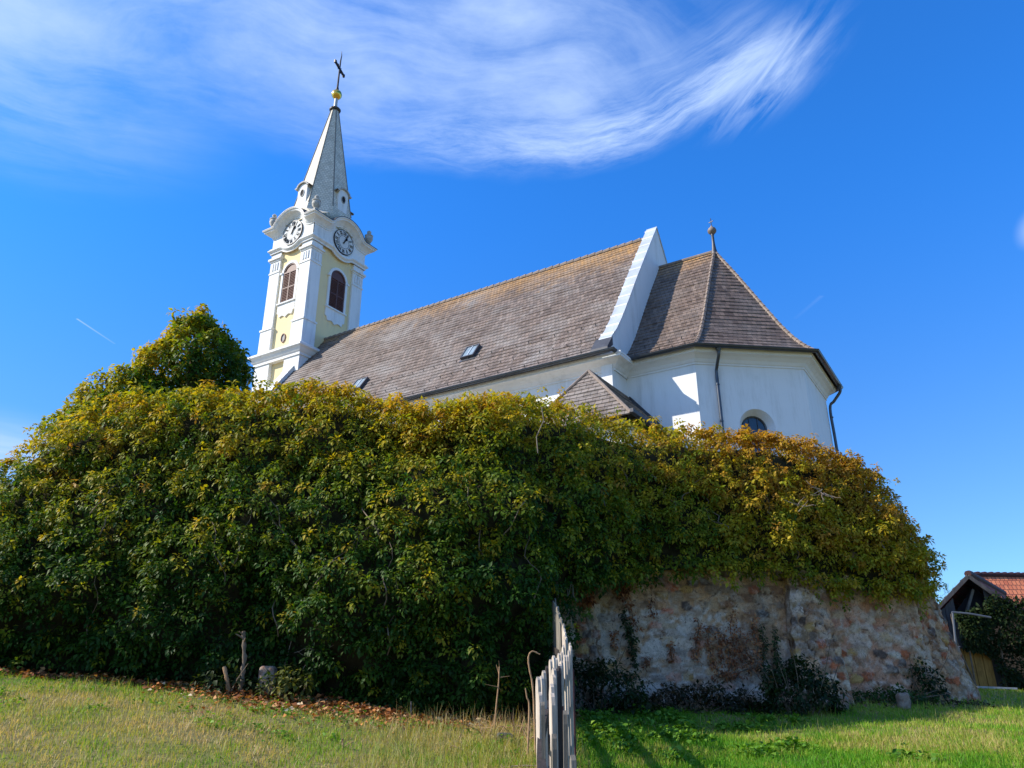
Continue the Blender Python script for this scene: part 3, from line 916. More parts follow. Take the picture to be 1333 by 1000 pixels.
# hanging strands at the lower edge over the stone
u = rg.uniform(ivu[np.argmin(abs(ivc[:, 0] - 1.0))], corner_u + 0.5, 95)
P, N = ivy_point(u, np.full(95, 0.02))
Pn = []; An = []
for i in range(len(P)):
    ln = abs(rg.normal(0.0, 0.24)) + 0.05
    for q in np.arange(0, ln, 0.085):
        Pn.append(P[i] + np.array([rg.normal(0, 0.03), rg.normal(0, 0.03), -q - 0.05])); An.append(unit(N[i] + rg.normal(0, 0.3, 3)))
Pn = np.array(Pn); An = np.array(An)
push(rosettes(Pn, An, np.full(len(Pn), 0.08), 6, 0.08, ivy_color(Pn, 79, np.zeros(len(Pn))), seed=79))
# a loose spray sticking out at the right hand end, by the corner
rg = np.random.default_rng(5)
Pn = []; An = []
for (a, b) in (((1188, 698), (1213, 728)), ((1188, 720), (1207, 744)), ((1186, 742), (1203, 765))):
    A = atY(*a, 15.0); B_ = atY(*b, 15.0)
    mbst = MB(); mbst.tube([A, (A + B_) / 2 + np.array([0, 0, 0.05]), B_], [0.014, 0.01, 0.005], 5); mbst.build('vine_stem', M['bark'], ivy, IO)
    for q in np.linspace(0.2, 1.0, 9):
        Pn.append(A * (1 - q) + B_ * q + rg.normal(0, 0.045, 3)); An.append(unit(rg.normal(0, 1, 3) + np.array([0.8, 0, 0.3])))
Pn = np.array(Pn); An = np.array(An)
push(rosettes(Pn, An, np.full(len(Pn), 0.09), 7, 0.085, ivy_color(Pn, 79, np.zeros(len(Pn))) * 0.8, seed=80))
lv = np_mesh('foliage', np.concatenate(Vs) - IO, np.concatenate(Fs), M['leaf'], ivy, cols=np.concatenate(Cs))
# bare and dead vine stems showing through the leaves
rg = np.random.default_rng(13)
for k in range(40):
    u0 = rg.uniform(vis_lo + 1, corner_u); v0 = rg.uniform(0.02, 0.5)
    pts = []
    du = rg.normal(0, 0.02)
    for s_ in range(9):
        v1 = v0 + s_ * 0.02
        P, N = ivy_point(np.array([u0 + du * s_ * 3 + 0.05 * math.sin(s_ * 1.3 + k)]), np.array([v1]))
        pts.append(P[0] + N[0] * (0.02 + 0.04 * math.sin(s_)))
    mbst = MB(); mbst.tube(pts, [0.011 - 0.0009 * s_ for s_ in range(9)], 5); mbst.build('vine_stem', M['bark'], ivy, IO)
# a tuft of pale dead twigs in the foliage
def twig_tuft(cx_, cy_, Y, n, ln, seed, up=0.0):
    mb = MB()
    rg = np.random.default_rng(seed)
    C0 = atY(cx_, cy_, Y)
    for k in range(n):
        d = unit(np.array([rg.normal(0, 1), -0.35 + rg.normal(0, 0.3), rg.normal(up, 0.7)]))
        l = ln * rg.uniform(0.4, 1)
        p = [C0 + rg.normal(0, 0.04, 3)]
        for s_ in range(4):
            d = unit(d + rg.normal(0, 0.28, 3)); p.append(p[-1] + d * l / 4)
        mb.tube(p, [0.008, 0.007, 0.005, 0.004, 0.003], 5)
    mb.build('dead_twig', M['palebark'], ivy, IO)
twig_tuft(408, 850, 10.75, 7, 0.34, 1)
twig_tuft(1068, 640, 12.9, 9, 0.42, 2)
twig_tuft(1040, 660, 12.9, 5, 0.35, 3)
for (x0, y0, x1, y1, Y) in ((380, 790, 372, 905, 10.8), (652, 850, 650, 935, 11.1), (705, 530, 700, 590, 11.2)):
    A = atY(x0, y0, Y); B_ = atY(x1, y1, Y - 0.05); mbp = MB()
    mbp.tube([A, A * 0.7 + B_ * 0.3 + np.array([0.05, 0, 0]), A * 0.35 + B_ * 0.65 - np.array([0.04, 0, 0]), B_], [0.006, 0.007, 0.008, 0.009], 5)
    mbp.build('dead_twig', M['palebark'], ivy, IO)

# ------------------------------------------------------------------ ivy-clad tree behind the left part
def blob_tree(name, label, cat, center, radii, ncl, seed, L, palfn, trunk_base, rad=0.15, nl=12, group=None, trunk_r=0.22, lump=0.42):
    rg = np.random.default_rng(seed)
    e = empty(name, trunk_base, 0, label, cat, group)
    O = np.array(trunk_base, float)
    d = unit(rg.normal(0, 1, (ncl, 3)))
    rr = 1 - np.abs(rg.normal(0, 0.13, ncl)) + (rg.random(ncl) < 0.05) * rg.uniform(0.02, 0.16, ncl)
    rr *= 1 + lump * vnoise(d * 1.0, 1.7, seed, 2) + 0.10 * vnoise(d, 4.5, seed + 3, 1)
    shp = np.ones(ncl)
    P = np.array(center) + d * np.array(radii) * rr[:, None] * np.array([1, 1, 1.0])
    P[:, :2] = np.array(center)[:2] + (P[:, :2] - np.array(center)[:2]) * (1 - 0.30 * np.clip((P[:, 2:3] - center[2]) / radii[2], -0.6, 1))
    ax = unit(d / np.array(radii) + np.array([[0, 0, 0.35]]) + rg.normal(0, 0.3, d.shape))
    v, f, c = rosettes(P, ax, np.full(ncl, rad), nl, L, palfn(P, d), seed=seed + 1)
    np_mesh('crown', v - O, f, M['leaf'], e, cols=c)
    mb = MB()
    C0 = np.array(center)
    top = C0 + np.array([0, 0, radii[2] * 0.5])
    pts = [O, O * 0.6 + C0 * 0.4, C0, top]
    mb.tube(pts, [trunk_r, trunk_r * 0.8, trunk_r * 0.5, trunk_r * 0.15], 8)
    for k in range(14):
        q = rg.uniform(0.25, 0.95); b = O * (1 - q) + C0 * q
        d_ = unit(rg.normal(0, 1, 3) + np.array([0, 0, 0.5])); e_ = b + d_ * np.array(radii) * 0.85
        mb.tube([b, (b + e_) / 2 + rg.normal(0, 0.06, 3), e_], [trunk_r * 0.35, trunk_r * 0.2, 0.01], 5)
    mb.build('trunk', M['bark'], e, O)
    return e
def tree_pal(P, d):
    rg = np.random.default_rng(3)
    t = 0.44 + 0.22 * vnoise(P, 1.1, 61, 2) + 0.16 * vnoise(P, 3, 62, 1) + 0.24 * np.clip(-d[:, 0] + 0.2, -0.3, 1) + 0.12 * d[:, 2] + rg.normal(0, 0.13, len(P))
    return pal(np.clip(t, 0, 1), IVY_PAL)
Tc = atY(249, 492, 14.0)
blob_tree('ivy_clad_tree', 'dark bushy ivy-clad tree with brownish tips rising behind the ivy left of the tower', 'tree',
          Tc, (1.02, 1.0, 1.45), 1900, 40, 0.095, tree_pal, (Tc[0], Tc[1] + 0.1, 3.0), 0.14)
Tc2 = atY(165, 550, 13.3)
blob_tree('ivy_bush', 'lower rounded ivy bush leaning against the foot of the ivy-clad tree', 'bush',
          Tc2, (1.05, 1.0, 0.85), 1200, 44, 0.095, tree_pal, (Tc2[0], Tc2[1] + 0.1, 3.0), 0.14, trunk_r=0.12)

#CHURCH
# ------------------------------------------------------------------ church, in its own axes: s along the nave (east +), t across (north +)
AZ = R(-32.513)
CAx, CAy = math.cos(AZ), math.sin(AZ)
CO = np.array([-20.0, 29.74, 3.1])
def s2w(s, t, z=0.0):
    return (s * CAx - t * CAy, s * CAy + t * CAx, z)
church = empty('church', s2w(*CO), AZ, 'white baroque village church with brown slate roof and slender clock tower on the terrace', 'church')
TC = 29.74
ZE = 11.35
def sub(mb, name, m, parent=None, smooth=False, bevel=0.0):
    if parent is None: return mb.build(name, m, church, CO, smooth, bevel)
    return mb.build(name, m, parent, CO, smooth, bevel)
# sub-parts share the church origin: part objects sit at the empty's origin, so the same offset works at every level

NP = [(0.0, 0.0), (0.10, 0.075), (0.20, 0.170), (0.32, 0.295), (0.5, 0.488), (0.75, 0.745), (1.0, 1.0)]   # slightly bell-cast slope
CP = [(0.0, 0.0), (0.09, 0.055), (0.19, 0.130), (0.32, 0.255), (0.5, 0.455), (0.75, 0.735), (1.0, 1.0)]
def prof(q, P): return np.interp(q, [a for a, b in P], [b for a, b in P])
NE, NR = 23.42, 19.74
CE, CR = 24.64, 17.98


def course_roof(mb, A, B, C, D, P, z0, z1, ncourse=34, lift=0.022, vtop=None):
    """A->B eave (plan), D->C ridge (plan); rows of slightly lifted slate courses. uv in metres"""
    A, B, C, D = [np.array(p, float) for p in (A, B, C, D)]
    run = np.linalg.norm((A + B) / 2 - (C + D) / 2)
    qs = [0.0]; lens = [0.0]
    fine = np.linspace(0, 1, 400); zz_ = z0 + (z1 - z0) * prof(fine, P)
    sl = np.r_[0, np.cumsum(np.hypot(np.diff(fine) * run, np.diff(zz_)))]
    total = sl[-1]
    ql = np.interp(np.linspace(0, total, ncourse + 1), sl, fine)
    ll = np.linspace(0, total, ncourse + 1)
    ed = (B - A) / np.linalg.norm(B - A)
    outd = np.array([ed[1], -ed[0]])
    if np.dot(outd, (A + B) / 2 - (C + D) / 2) < 0: outd = -outd
    u0 = float(A @ ed)
    # split lengthwise so the sag can vary a little
    L = np.linalg.norm(B - A); nseg = max(1, int(L / 0.7))
    rg = np.random.default_rng(int(abs(A[0] * 13 + B[1] * 7)))
    sag = rg.normal(0, 0.006, (ncourse + 2, nseg + 1))
    for i in range(ncourse):
        q0, q1 = ql[i], ql[i + 1]
        r0 = [(A * (1 - q0) + D * q0) * (1 - k / nseg) + (B * (1 - q0) + C * q0) * (k / nseg) for k in range(nseg + 1)]
        r1 = [(A * (1 - q1) + D * q1) * (1 - k / nseg) + (B * (1 - q1) + C * q1) * (k / nseg) for k in range(nseg + 1)]
        za = z0 + (z1 - z0) * float(prof(q0, P)); zb_ = z0 + (z1 - z0) * float(prof(q1, P))
        for k in range(nseg):
            l0 = lift + sag[i, k]; l1 = lift + sag[i, k + 1]
            p = [(*(r0[k] + outd * l0 * .7), za + l0), (*(r0[k + 1] + outd * l1 * .7), za + l1), (*r1[k + 1], zb_ + .002), (*r1[k], zb_ + .002)]
            uv = [(float(r0[k] @ ed), ll[i]), (float(r0[k + 1] @ ed), ll[i]), (float(r1[k + 1] @ ed), ll[i + 1]), (float(r1[k] @ ed), ll[i + 1])]
            mb.add(p, [(0, 1, 2, 3)], [uv])
            # butt edge of the course
            pb = [(*r0[k], za - 0.01), (*r0[k + 1], za - 0.01), p[1], p[0]]
            mb.add(pb, [(0, 1, 2, 3)], [[uv[0], uv[1], uv[1], uv[0]]])
    return total

# --- nave roof
W_END, E_END = -33.0, -11.22
mb = MB()
course_roof(mb, (W_END, NE), (E_END, NE), (E_END, TC), (W_END, TC), NP, ZE, NR, 36)
tn = 2 * TC - NE
course_roof(mb, (E_END, tn), (W_END, tn), (W_END, TC), (E_END, TC), NP, ZE, NR, 36)
nroof = sub(mb, 'nave_roof', M['roof'])
mb = MB()
for k in range(54):
    s0 = W_END + 0.02 + k * (E_END - W_END) / 54
    mb.tube([(s0, TC, NR + 0.0), (s0 + 0.40, TC, NR + 0.035)], [0.11, 0.125], 8)
sub(mb, 'ridge_cap', M['ridge'], nroof)
# snow guards
def guards(spots, parent):
    first = None
    for (s0, t, z) in spots:
        if first is None:
            mb = MB(); mb.beam((0, 0, 0), (0, -0.05, 0.11), 0.03, 0.02)
            mb.beam((0, 0.01, 0.0), (0, 0.10, 0.06), 0.03, 0.012, (1, 0, 0))
            first = mb.build('snow_guard', M['lead'], parent, (0, 0, 0)); o = first
        else:
            o = first.copy(); COL.objects.link(o); o.parent = parent
        o.location = (s0 - CO[0], t - CO[1], z - CO[2])
sp_ = []
for row, q in enumerate((0.05, 0.16, 0.27)):
    for k in range(30):
        s0 = W_END + 2.6 + k * 0.635 + (row % 2) * 0.3
        if s0 < E_END - 0.3: sp_.append((s0, NE + (TC - NE) * q, ZE + (NR - ZE) * float(prof(q, NP))))
guards(sp_, nroof)

# --- nave walls (hollow box of slabs, plus moulding)
TW = 24.02; TWn = 2 * TC - TW
mb = MB()
mb.box(-32.0, -10.95, TW, TW + 0.6, 3.1, ZE + 0.35)
mb.box(-32.0, -10.95, TWn - 0.6, TWn, 3.1, ZE + 0.35)
sub(mb, 'nave_wall', M['white'])
def cornice_run(mb, pts, z, steps=((0.0, -0.50), (0.04, -0.50), (0.04, -0.43), (0.08, -0.40), (0.16, -0.30), (0.32, -0.20), (0.48, -0.15), (0.48, -0.05), (0.50, -0.05), (0.50, 0.03), (0.0, 0.03)), closed=False):
    """sweep a moulding profile (outward, dz) along a plan polyline; outward is to the right of travel"""
    pts = [np.array(p, float) for p in pts]; n = len(pts)
    rows = []
    for i in range(n):
        d0 = pts[i] - pts[i - 1] if i else pts[1] - pts[0]
        d1 = pts[i + 1] - pts[i] if i < n - 1 else pts[i] - pts[i - 1]
        d0 = d0 / np.linalg.norm(d0); d1 = d1 / np.linalg.norm(d1)
        n0 = np.array([d0[1], -d0[0]]); n1 = np.array([d1[1], -d1[0]])
        m_ = n0 + n1; m_ /= np.linalg.norm(m_); m_ /= max(0.3, m_ @ n0)
        rows.append([(*(pts[i] + m_ * o), z + dz) for o, dz in steps])
    k = len(steps); vs_ = [p for r in rows for p in r]; fs = []
    for i in range(n - 1):
        for j in range(k - 1):
            fs.append((i * k + j, (i + 1) * k + j, (i + 1) * k + j + 1, i * k + j + 1))
    fs.append(tuple(range(k))); fs.append(tuple((n - 1) * k + j for j in range(k))[::-1])
    mb.add(vs_, fs)

# apse plan (wall faces) and eaves
TWc = 25.12
SEC = [(-10.9, TWc), (-8.06, TWc), (-4.83, 27.76), (-4.83, 2 * TC - 27.76), (-8.06, 2 * TC - TWc), (-10.9, 2 * TC - TWc)]
EAV = [(-10.9, CE), (-7.84, CE), (-4.33, 27.53), (-4.33, 2 * TC - 27.53), (-7.84, 2 * TC - CE), (-10.9, 2 * TC - CE)]
mb = MB()
n = len(SEC)
vs_ = [(x, y, 3.1) for x, y in SEC] + [(x, y, ZE + 0.25) for x, y in SEC]
mb.add(vs_, [(i, i + 1, n + i + 1, n + i) for i in range(n - 1) if i != 1] + [tuple(range(n, 2 * n))])
# SE facet with an arched window opening
P0 = np.array(SEC[1]); P1 = np.array(SEC[2]); eF = (P1 - P0) / np.linalg.norm(P1 - P0); nF = np.array([eF[1], -eF[0]])
LF = np.linalg.norm(P1 - P0)
wcx, wz, wr = LF / 2 + 0.02, 8.52, 0.66
def fac(u, z, o=0.0): p = P0 + eF * u + nF * o; return (p[0], p[1], z)
arc = [(wcx - wr, 5.6)] + [(wcx - wr * math.cos(a), wz + wr * math.sin(a)) for a in np.linspace(0, math.pi, 25)] + [(wcx + wr, 5.6)]
top = ZE + 0.25
for i in range(len(arc) - 1):
    (u0, z0), (u1, z1) = arc[i], arc[i + 1]
    if abs(u1 - u0) < 1e-6: continue
    mb.add([fac(u0, z0), fac(u1, z1), fac(u1, top), fac(u0, top)], [(0, 1, 2, 3)])
mb.add([fac(0, 3.1), fac(wcx - wr, 3.1), fac(wcx - wr, top), fac(0, top)], [(0, 1, 2, 3)])
mb.add([fac(wcx + wr, 3.1), fac(LF, 3.1), fac(LF, top), fac(wcx + wr, top)], [(0, 1, 2, 3)])
mb.add([fac(wcx - wr, 3.1), fac(wcx + wr, 3.1), fac(wcx + wr, 5.6), fac(wcx - wr, 5.6)], [(0, 1, 2, 3)])
cw = sub(mb, 'choir_wall', M['white'])
# splayed reveal + window
mb = MB()
arc2 = [(wcx + (u - wcx) * 0.70, wz + (z - wz) * 0.70 if z > 5.61 else 5.8) for u, z in arc]
for i in range(len(arc) - 1):
    mb.add([fac(*arc[i], 0.005), fac(*arc[i + 1], 0.005), fac(*arc2[i + 1], -0.34), fac(*arc2[i], -0.34)], [(0, 1, 2, 3)])
sub(mb, 'window_reveal', M['white'], cw)
win = MB()
win.add([fac(u, z, -0.33) for u, z in arc2], [tuple(range(len(arc2)))])
wo_ = sub(win, 'window', M['glass'])
fr = MB()
fr.tube([fac(u, z, -0.31) for u, z in arc2], 0.035, 6)
for k in (-0.16, 0.16):
    fr.beam(fac(wcx + k, 5.8, -0.31), fac(wcx + k, wz + 0.40, -0.31), 0.025, 0.03, (nF[0], nF[1], 0))
for z in (7.9, 8.35):
    fr.beam(fac(wcx - 0.45, z, -0.31), fac(wcx + 0.45, z, -0.31), 0.03, 0.025, (nF[0], nF[1], 0))
sub(fr, 'window_frame', M['gutter'], wo_)

mb = MB()
cornice_run(mb, [(-32.0, TW), (-10.78, TW), (-10.78, TWc)], ZE - 0.04)
cornice_run(mb, [(-10.70, TWc)] + SEC[1:], ZE - 0.04, steps=((0.0, -0.48), (0.035, -0.48), (0.035, -0.42), (0.07, -0.39), (0.13, -0.29), (0.25, -0.19), (0.38, -0.13), (0.38, -0.05), (0.42, -0.05), (0.42, 0.03), (0.0, 0.03)))
# bed band lower down
sub(mb, 'eaves_cornice', M['white'])

# --- choir roof with three hips
AP = (-8.17, TC)
mb = MB()
course_roof(mb, EAV[0], EAV[1], AP, (-10.9, TC), CP, ZE, CR, 30)
for i in (1, 2, 3):
    course_roof(mb, EAV[i], EAV[i + 1], AP, AP, CP, ZE, CR, 30)
course_roof(mb, EAV[4], EAV[5], (-10.9, TC), AP, CP, ZE, CR, 30)
croof = sub(mb, 'choir_roof', M['roof_choir'])
mb = MB()
mb.tube([(-10.9, TC, CR + 0.02), (-8.17, TC, CR + 0.02)], 0.09, 8)
for i in (1, 2, 3, 4):
    e_ = np.array(EAV[i]); a_ = np.array(AP)
    for k in range(26):
        q0, q1 = k / 26, (k + 1.15) / 26
        q1 = min(q1, 1)
        p0 = e_ * (1 - q0) + a_ * q0; p1 = e_ * (1 - q1) + a_ * q1
        mb.tube([(*p0, ZE + (CR - ZE) * float(prof(q0, CP)) + 0.045), (*p1, ZE + (CR - ZE) * float(prof(q1, CP)) + 0.03)], [0.085, 0.07], 6)
sub(mb, 'hip_cap', M['ridge'], croof)
sp_ = []
for row, q in enumerate((0.06, 0.17)):
    for k in range(5):
        sp_.append((-10.3 + k * 0.5 + row * 0.2, CE + (TC - CE) * q, ZE + (CR - ZE) * float(prof(q, CP))))
guards(sp_, croof)

# choir finial: stem, ball, small cross
mb = MB()
mb.lathe((*AP, CR - 0.15), [(0.16, 0), (0.10, 0.3), (0.07, 0.6), (0.06, 1.0), (0.08, 1.06), (0.05, 1.2)], 12)
fin = sub(mb, 'choir_finial', M['lead'], smooth=True)
mb = MB(); mb.lathe((*AP, CR + 0.92), [(0.05, 0), (0.12, 0.05), (0.19, 0.13), (0.20, 0.21), (0.16, 0.31), (0.07, 0.36), (0.04, 0.46)], 14)
sub(mb, 'finial_ball', M['ridge'], fin, True)
mb = MB(); mb.beam((*AP, CR + 1.3), (*AP, CR + 1.78), 0.03, 0.03); mb.beam((AP[0] - 0.11, AP[1] + 0.04, CR + 1.6), (AP[0] + 0.11, AP[1] - 0.04, CR + 1.6), 0.03, 0.03)
sub(mb, 'finial_cross', M['iron'], fin)

# --- gable parapets
def gable(s0, s1, te, zr, ze, name, lift=0.34, walls=True, half=False, overlap=0.05):
    q = np.linspace(0, 1, 22)
    up = [(te + (TC - te) * k, ze + (zr - ze) * float(prof(k, NP)) + lift) for k in q]
    dn = [(2 * TC - t, z) for t, z in up[::-1]][1:]
    line = up if half else up + dn
    mb = MB()
    n_ = len(line)
    base = 9.0
    vs_ = []
    for s_ in (s0, s1):
        vs_ += [(s_, t, z) for t, z in line] + [(s_, t, min(base, z)) for t, z in line]
    m2 = 2 * n_
    fs = [(i, n_ + i, n_ + i + 1, i + 1) for i in range(n_ - 1)] + [(m2 + i, m2 + i + 1, m2 + n_ + i + 1, m2 + n_ + i) for i in range(n_ - 1)]
    fs += [(i, i + 1, m2 + i + 1, m2 + i) for i in range(n_ - 1)]
    fs += [(0, m2, m2 + n_, n_), (n_ - 1, 2 * n_ - 1, m2 + 2 * n_ - 1, m2 + n_ - 1)]
    mb.add(vs_, fs)
    gw = sub(mb, name, M['white'])
    # metal coping in lengths with standing seams
    mb = MB(); o = 0.05; th = 0.045
    L_ = [np.array(p) for p in line]
    for i in range(n_ - 1):
        a, b = L_[i], L_[i + 1]
        mb.hexa([(s0 - o, a[0], a[1] + 0.003), (s1 + o, a[0], a[1] + 0.003), (s1 + o, b[0], b[1] + 0.003), (s0 - o, b[0], b[1] + 0.003),
                 (s0 - o, a[0], a[1] + th), (s1 + o, a[0], a[1] + th), (s1 + o, b[0], b[1] + th), (s0 - o, b[0], b[1] + th)])
    cp = sub(mb, 'coping', M['coping'], gw)
    mb = MB()
    tot = 0; nxt = 0.35
    for i in range(n_ - 1):
        a, b = L_[i], L_[i + 1]; d = np.linalg.norm(b - a)
        while nxt < tot + d:
            f = (nxt - tot) / d; p = a * (1 - f) + b * f
            mb = MB(); mb.box(s0 - o - 0.01, s1 + o + 0.01, p[0] - 0.02, p[0] + 0.02, p[1] + th - 0.02, p[1] + th + 0.05)
            sub(mb, 'coping_seam', M['coping'], gw)
            nxt += 0.78
        tot += d
    return gw
gable(-11.24, -10.80, NE + 0.42, NR + 0.12, ZE + 0.40, 'east_gable')
gable(-33.35, -32.85, NE + 0.42, NR + 0.12, ZE + 0.40, 'west_gable')
# dark flashing foot of the east gable coping
mb = MB()
mb.hexa([(-11.42, NE - 0.05, ZE + 0.08), (-10.72, NE - 0.05, ZE + 0.08), (-10.72, NE + 0.45, ZE + 0.42), (-11.42, NE + 0.45, ZE + 0.42),
         (-11.42, NE - 0.05, ZE + 0.20), (-10.72, NE - 0.05, ZE + 0.20), (-10.72, NE + 0.45, ZE + 0.80), (-11.42, NE + 0.45, ZE + 0.80)])
sub(mb, 'gable_flashing', M['lead'])

# --- gutters
def gutter(pts, z, r=0.095):
    mb = MB(); n_ = len(pts)
    pts = [np.array(p, float) for p in pts]; rows = []
    for i in range(n_):
        d0 = pts[i] - pts[i - 1] if i else pts[1] - pts[0]
        d1 = pts[i + 1] - pts[i] if i < n_ - 1 else pts[i] - pts[i - 1]
        d0 = d0 / np.linalg.norm(d0); d1 = d1 / np.linalg.norm(d1)
        n0 = np.array([d0[1], -d0[0]]); n1 = np.array([d1[1], -d1[0]]); m_ = n0 + n1; m_ /= np.linalg.norm(m_); m_ /= max(.3, m_ @ n0)
        row = []
        for a in np.linspace(0, math.pi, 9): row.append((*(pts[i] + m_ * (r - r * math.cos(a))), z - r * math.sin(a)))
        for a in np.linspace(math.pi, 0, 9): row.append((*(pts[i] + m_ * (r - (r - .012) * math.cos(a))), z - (r - .012) * math.sin(a)))
        rows.append(row)
    k = 18
    fs = [(i * k + j, i * k + (j + 1) % k, (i + 1) * k + (j + 1) % k, (i + 1) * k + j) for i in range(n_ - 1) for j in range(k)]
    fs += [tuple(range(k))[::-1], tuple((n_ - 1) * k + j for j in range(k))]
    mb.add([p for r_ in rows for p in r_], fs)
    # bead at the outer lip and joints
    lip = [(*(np.array(rows[i][8][:2])), z + 0.005) for i in range(n_)]
    mb.tube(lip, 0.014, 6)
    return mb
def out_off(pts, o): return pts
nv = [(-32.0, NE - 0.02), (-10.60, NE - 0.02), (-10.60, CE - 0.02)]
sub(gutter(nv, ZE + 0.02), 'gutter', M['gutter'], smooth=True)
ce = [(-10.44, CE - 0.02)] + [EAV[1], EAV[2], EAV[3], EAV[4], EAV[5]]
sub(gutter(ce, ZE + 0.02), 'gutter', M['gutter'], smooth=True)

def downpipe(pts):
    mb = MB()
    mb.lathe((pts[0][0], pts[0][1], pts[0][2] - 0.16), [(0.055, 0), (0.11, 0.14), (0.115, 0.2)], 10)
    cp_ = catm3(pts, 6)
    mb.tube(cp_, 0.058, 10)
    for z in (10.0, 8.6, 7.0, 5.0):
        mb.lathe((pts[-1][0], pts[-1][1], z), [(0.058, 0), (0.072, 0.005), (0.072, 0.045), (0.058, 0.05)], 10)
    return mb
def catm3(pts, n=6):
    P = [np.array(p, float) for p in pts]; P = [2 * P[0] - P[1]] + P + [2 * P[-1] - P[-2]]
    out = []
    for i in range(1, len(P) - 2):
        for k in range(n):
            t = k / n
            out.append(tuple(0.5 * ((2 * P[i]) + (-P[i - 1] + P[i + 1]) * t + (2 * P[i - 1] - 5 * P[i] + 4 * P[i + 1] - P[i + 2]) * t * t + (-P[i - 1] + 3 * P[i] - 3 * P[i + 1] + P[i + 2]) * t ** 3)))
    out.append(tuple(P[-2])); return out
u1 = 0.74
g0 = fac(u1, ZE - 0.05, 0.50); 
sub(downpipe([g0, fac(u1, ZE - 0.3, 0.47), fac(u1, ZE - 0.65, 0.2), fac(u1, ZE - 0.95, 0.10), fac(u1, 9.0, 0.10), fac(u1, 6, 0.10), fac(u1, 3.2, 0.10)]), 'downpipe', M['gutter'], smooth=True)
tq = 2 * TC - 27.9
sub(downpipe([(-4.22, tq, ZE - 0.05), (-4.22, tq, ZE - 0.3), (-4.5, tq, ZE - 0.65), (-4.70, tq, ZE - 0.95), (-4.70, tq, 9), (-4.70, tq, 6), (-4.70, tq, 3.2)]), 'downpipe', M['gutter'], smooth=True)

# --- nave windows, arched, their heads just below the cornice
for sx in (-15.6, -20.0, -24.4):
    mb = MB()
    A_ = [(sx - 0.6, 6.6)] + [(sx - 0.6 * math.cos(a), 9.9 + 0.6 * math.sin(a)) for a in np.linspace(0, math.pi, 17)] + [(sx + 0.6, 6.6)]
    mb.add([(u, TW - 0.012, z) for u, z in A_], [tuple(range(len(A_)))])
    wo_ = sub(mb, 'window', M['glass'])
    mb = MB()
    mb.tube([(u, TW - 0.03, z) for u, z in A_], 0.05, 6)
    mb.box(sx - 0.02, sx + 0.02, TW - 0.04, TW - 0.015, 6.6, 10.45)
    for z in (7.5, 8.4, 9.3): mb.box(sx - 0.57, sx - 0.022, TW - 0.038, TW - 0.015, z, z + 0.04); mb.box(sx + 0.022, sx + 0.57, TW - 0.038, TW - 0.015, z, z + 0.04)
    sub(mb, 'window_frame', M['skyframe'], wo_)

# --- skylights
for (ss, tt) in ((-18.4, 25.45), (-25.0, 25.28)):
    q = (tt - NE) / (TC - NE); z = ZE + (NR - ZE) * float(prof(q, NP))
    dq = 0.05; z2 = ZE + (NR - ZE) * float(prof(q + dq, NP))
    sl = np.array([0, (TC - NE) * dq, z2 - z]); sl /= np.linalg.norm(sl)
    nn = np.array([0, -sl[2], sl[1]]); ex = np.array([1., 0, 0]); c0 = np.array([ss, tt, z])
    def rb(mb, x0, x1, y0, y1, h0, h1):
        q_ = []
        for h in (h0, h1):
            for (x, y) in ((x0, y0), (x1, y0), (x1, y1), (x0, y1)): q_.append(c0 + ex * x + sl * y + nn * h)
        mb.hexa(q_)
    mb = MB()
    rb(mb, -0.36, -0.30, -0.45, 0.45, -0.03, 0.17); rb(mb, 0.30, 0.36, -0.45, 0.45, -0.03, 0.17)
    rb(mb, -0.30, 0.30, -0.45, -0.39, -0.03, 0.17); rb(mb, -0.30, 0.30, 0.39, 0.45, -0.03, 0.17)
    rb(mb, -0.42, 0.42, -0.62, -0.45, 0.0, 0.04)
    sk = sub(mb, 'skylight', M['skyframe'])
    mb = MB(); rb(mb, -0.30, -0.02, -0.39, 0.39, 0.10, 0.14); rb(mb, 0.02, 0.30, -0.39, 0.39, 0.10, 0.14)
    sub(mb, 'pane', M['skylight'], sk)
    mb = MB(); rb(mb, -0.02, 0.02, -0.39, 0.39, 0.09, 0.165)
    sub(mb, 'glazing_bar', M['coping'], sk)

# --- sacristy annex in the corner of nave and choir
mb = MB()
mb.box(-12.2, -9.2, 21.0, 23.98, 3.1, 7.78)
mb.box(-10.76, -9.2, 23.98, 25.08, 3.1, 7.78)
an = sub(mb, 'annex', M['white'])
mb = MB()
flat = [(0, 0), (0.5, 0.5), (1, 1)]
apx = (-10.72, 21.75)
course_roof(mb, (-12.75, 20.55), (-8.75, 20.55), apx, apx, flat, 7.70, 9.95, 14, 0.03)
course_roof(mb, (-8.75, 20.55), (-8.75, 25.1), (-10.72, 25.1), apx, flat, 7.70, 9.95, 14, 0.03)
course_roof(mb, (-12.75, 24.0), (-12.75, 20.55), apx, (-10.72, 24.0), flat, 7.70, 9.95, 14, 0.03)
sub(mb, 'annex_roof', M['roof_annex'], an)
mb = MB()
mb.tube([(*apx, 9.98), (-8.75, 20.55, 7.75)], 0.06, 7); mb.tube([(*apx, 9.98), (-12.75, 20.55, 7.75)], 0.06, 7); mb.tube([(*apx, 9.98), (-10.72, 25.05, 9.98)], 0.06, 7)
sub(mb, 'annex_ridge_cap', M['ridge'], an)
mb = MB(); mb.beam((-8.70, 20.5, 7.80), (-8.70, 25.0, 7.80), 0.1, 0.12); mb.beam((-8.9, 25.04, 7.95), (-10.7, 25.04, 10.02), 0.08, 0.12)
sub(mb, 'annex_flashing', M['lead'], an)

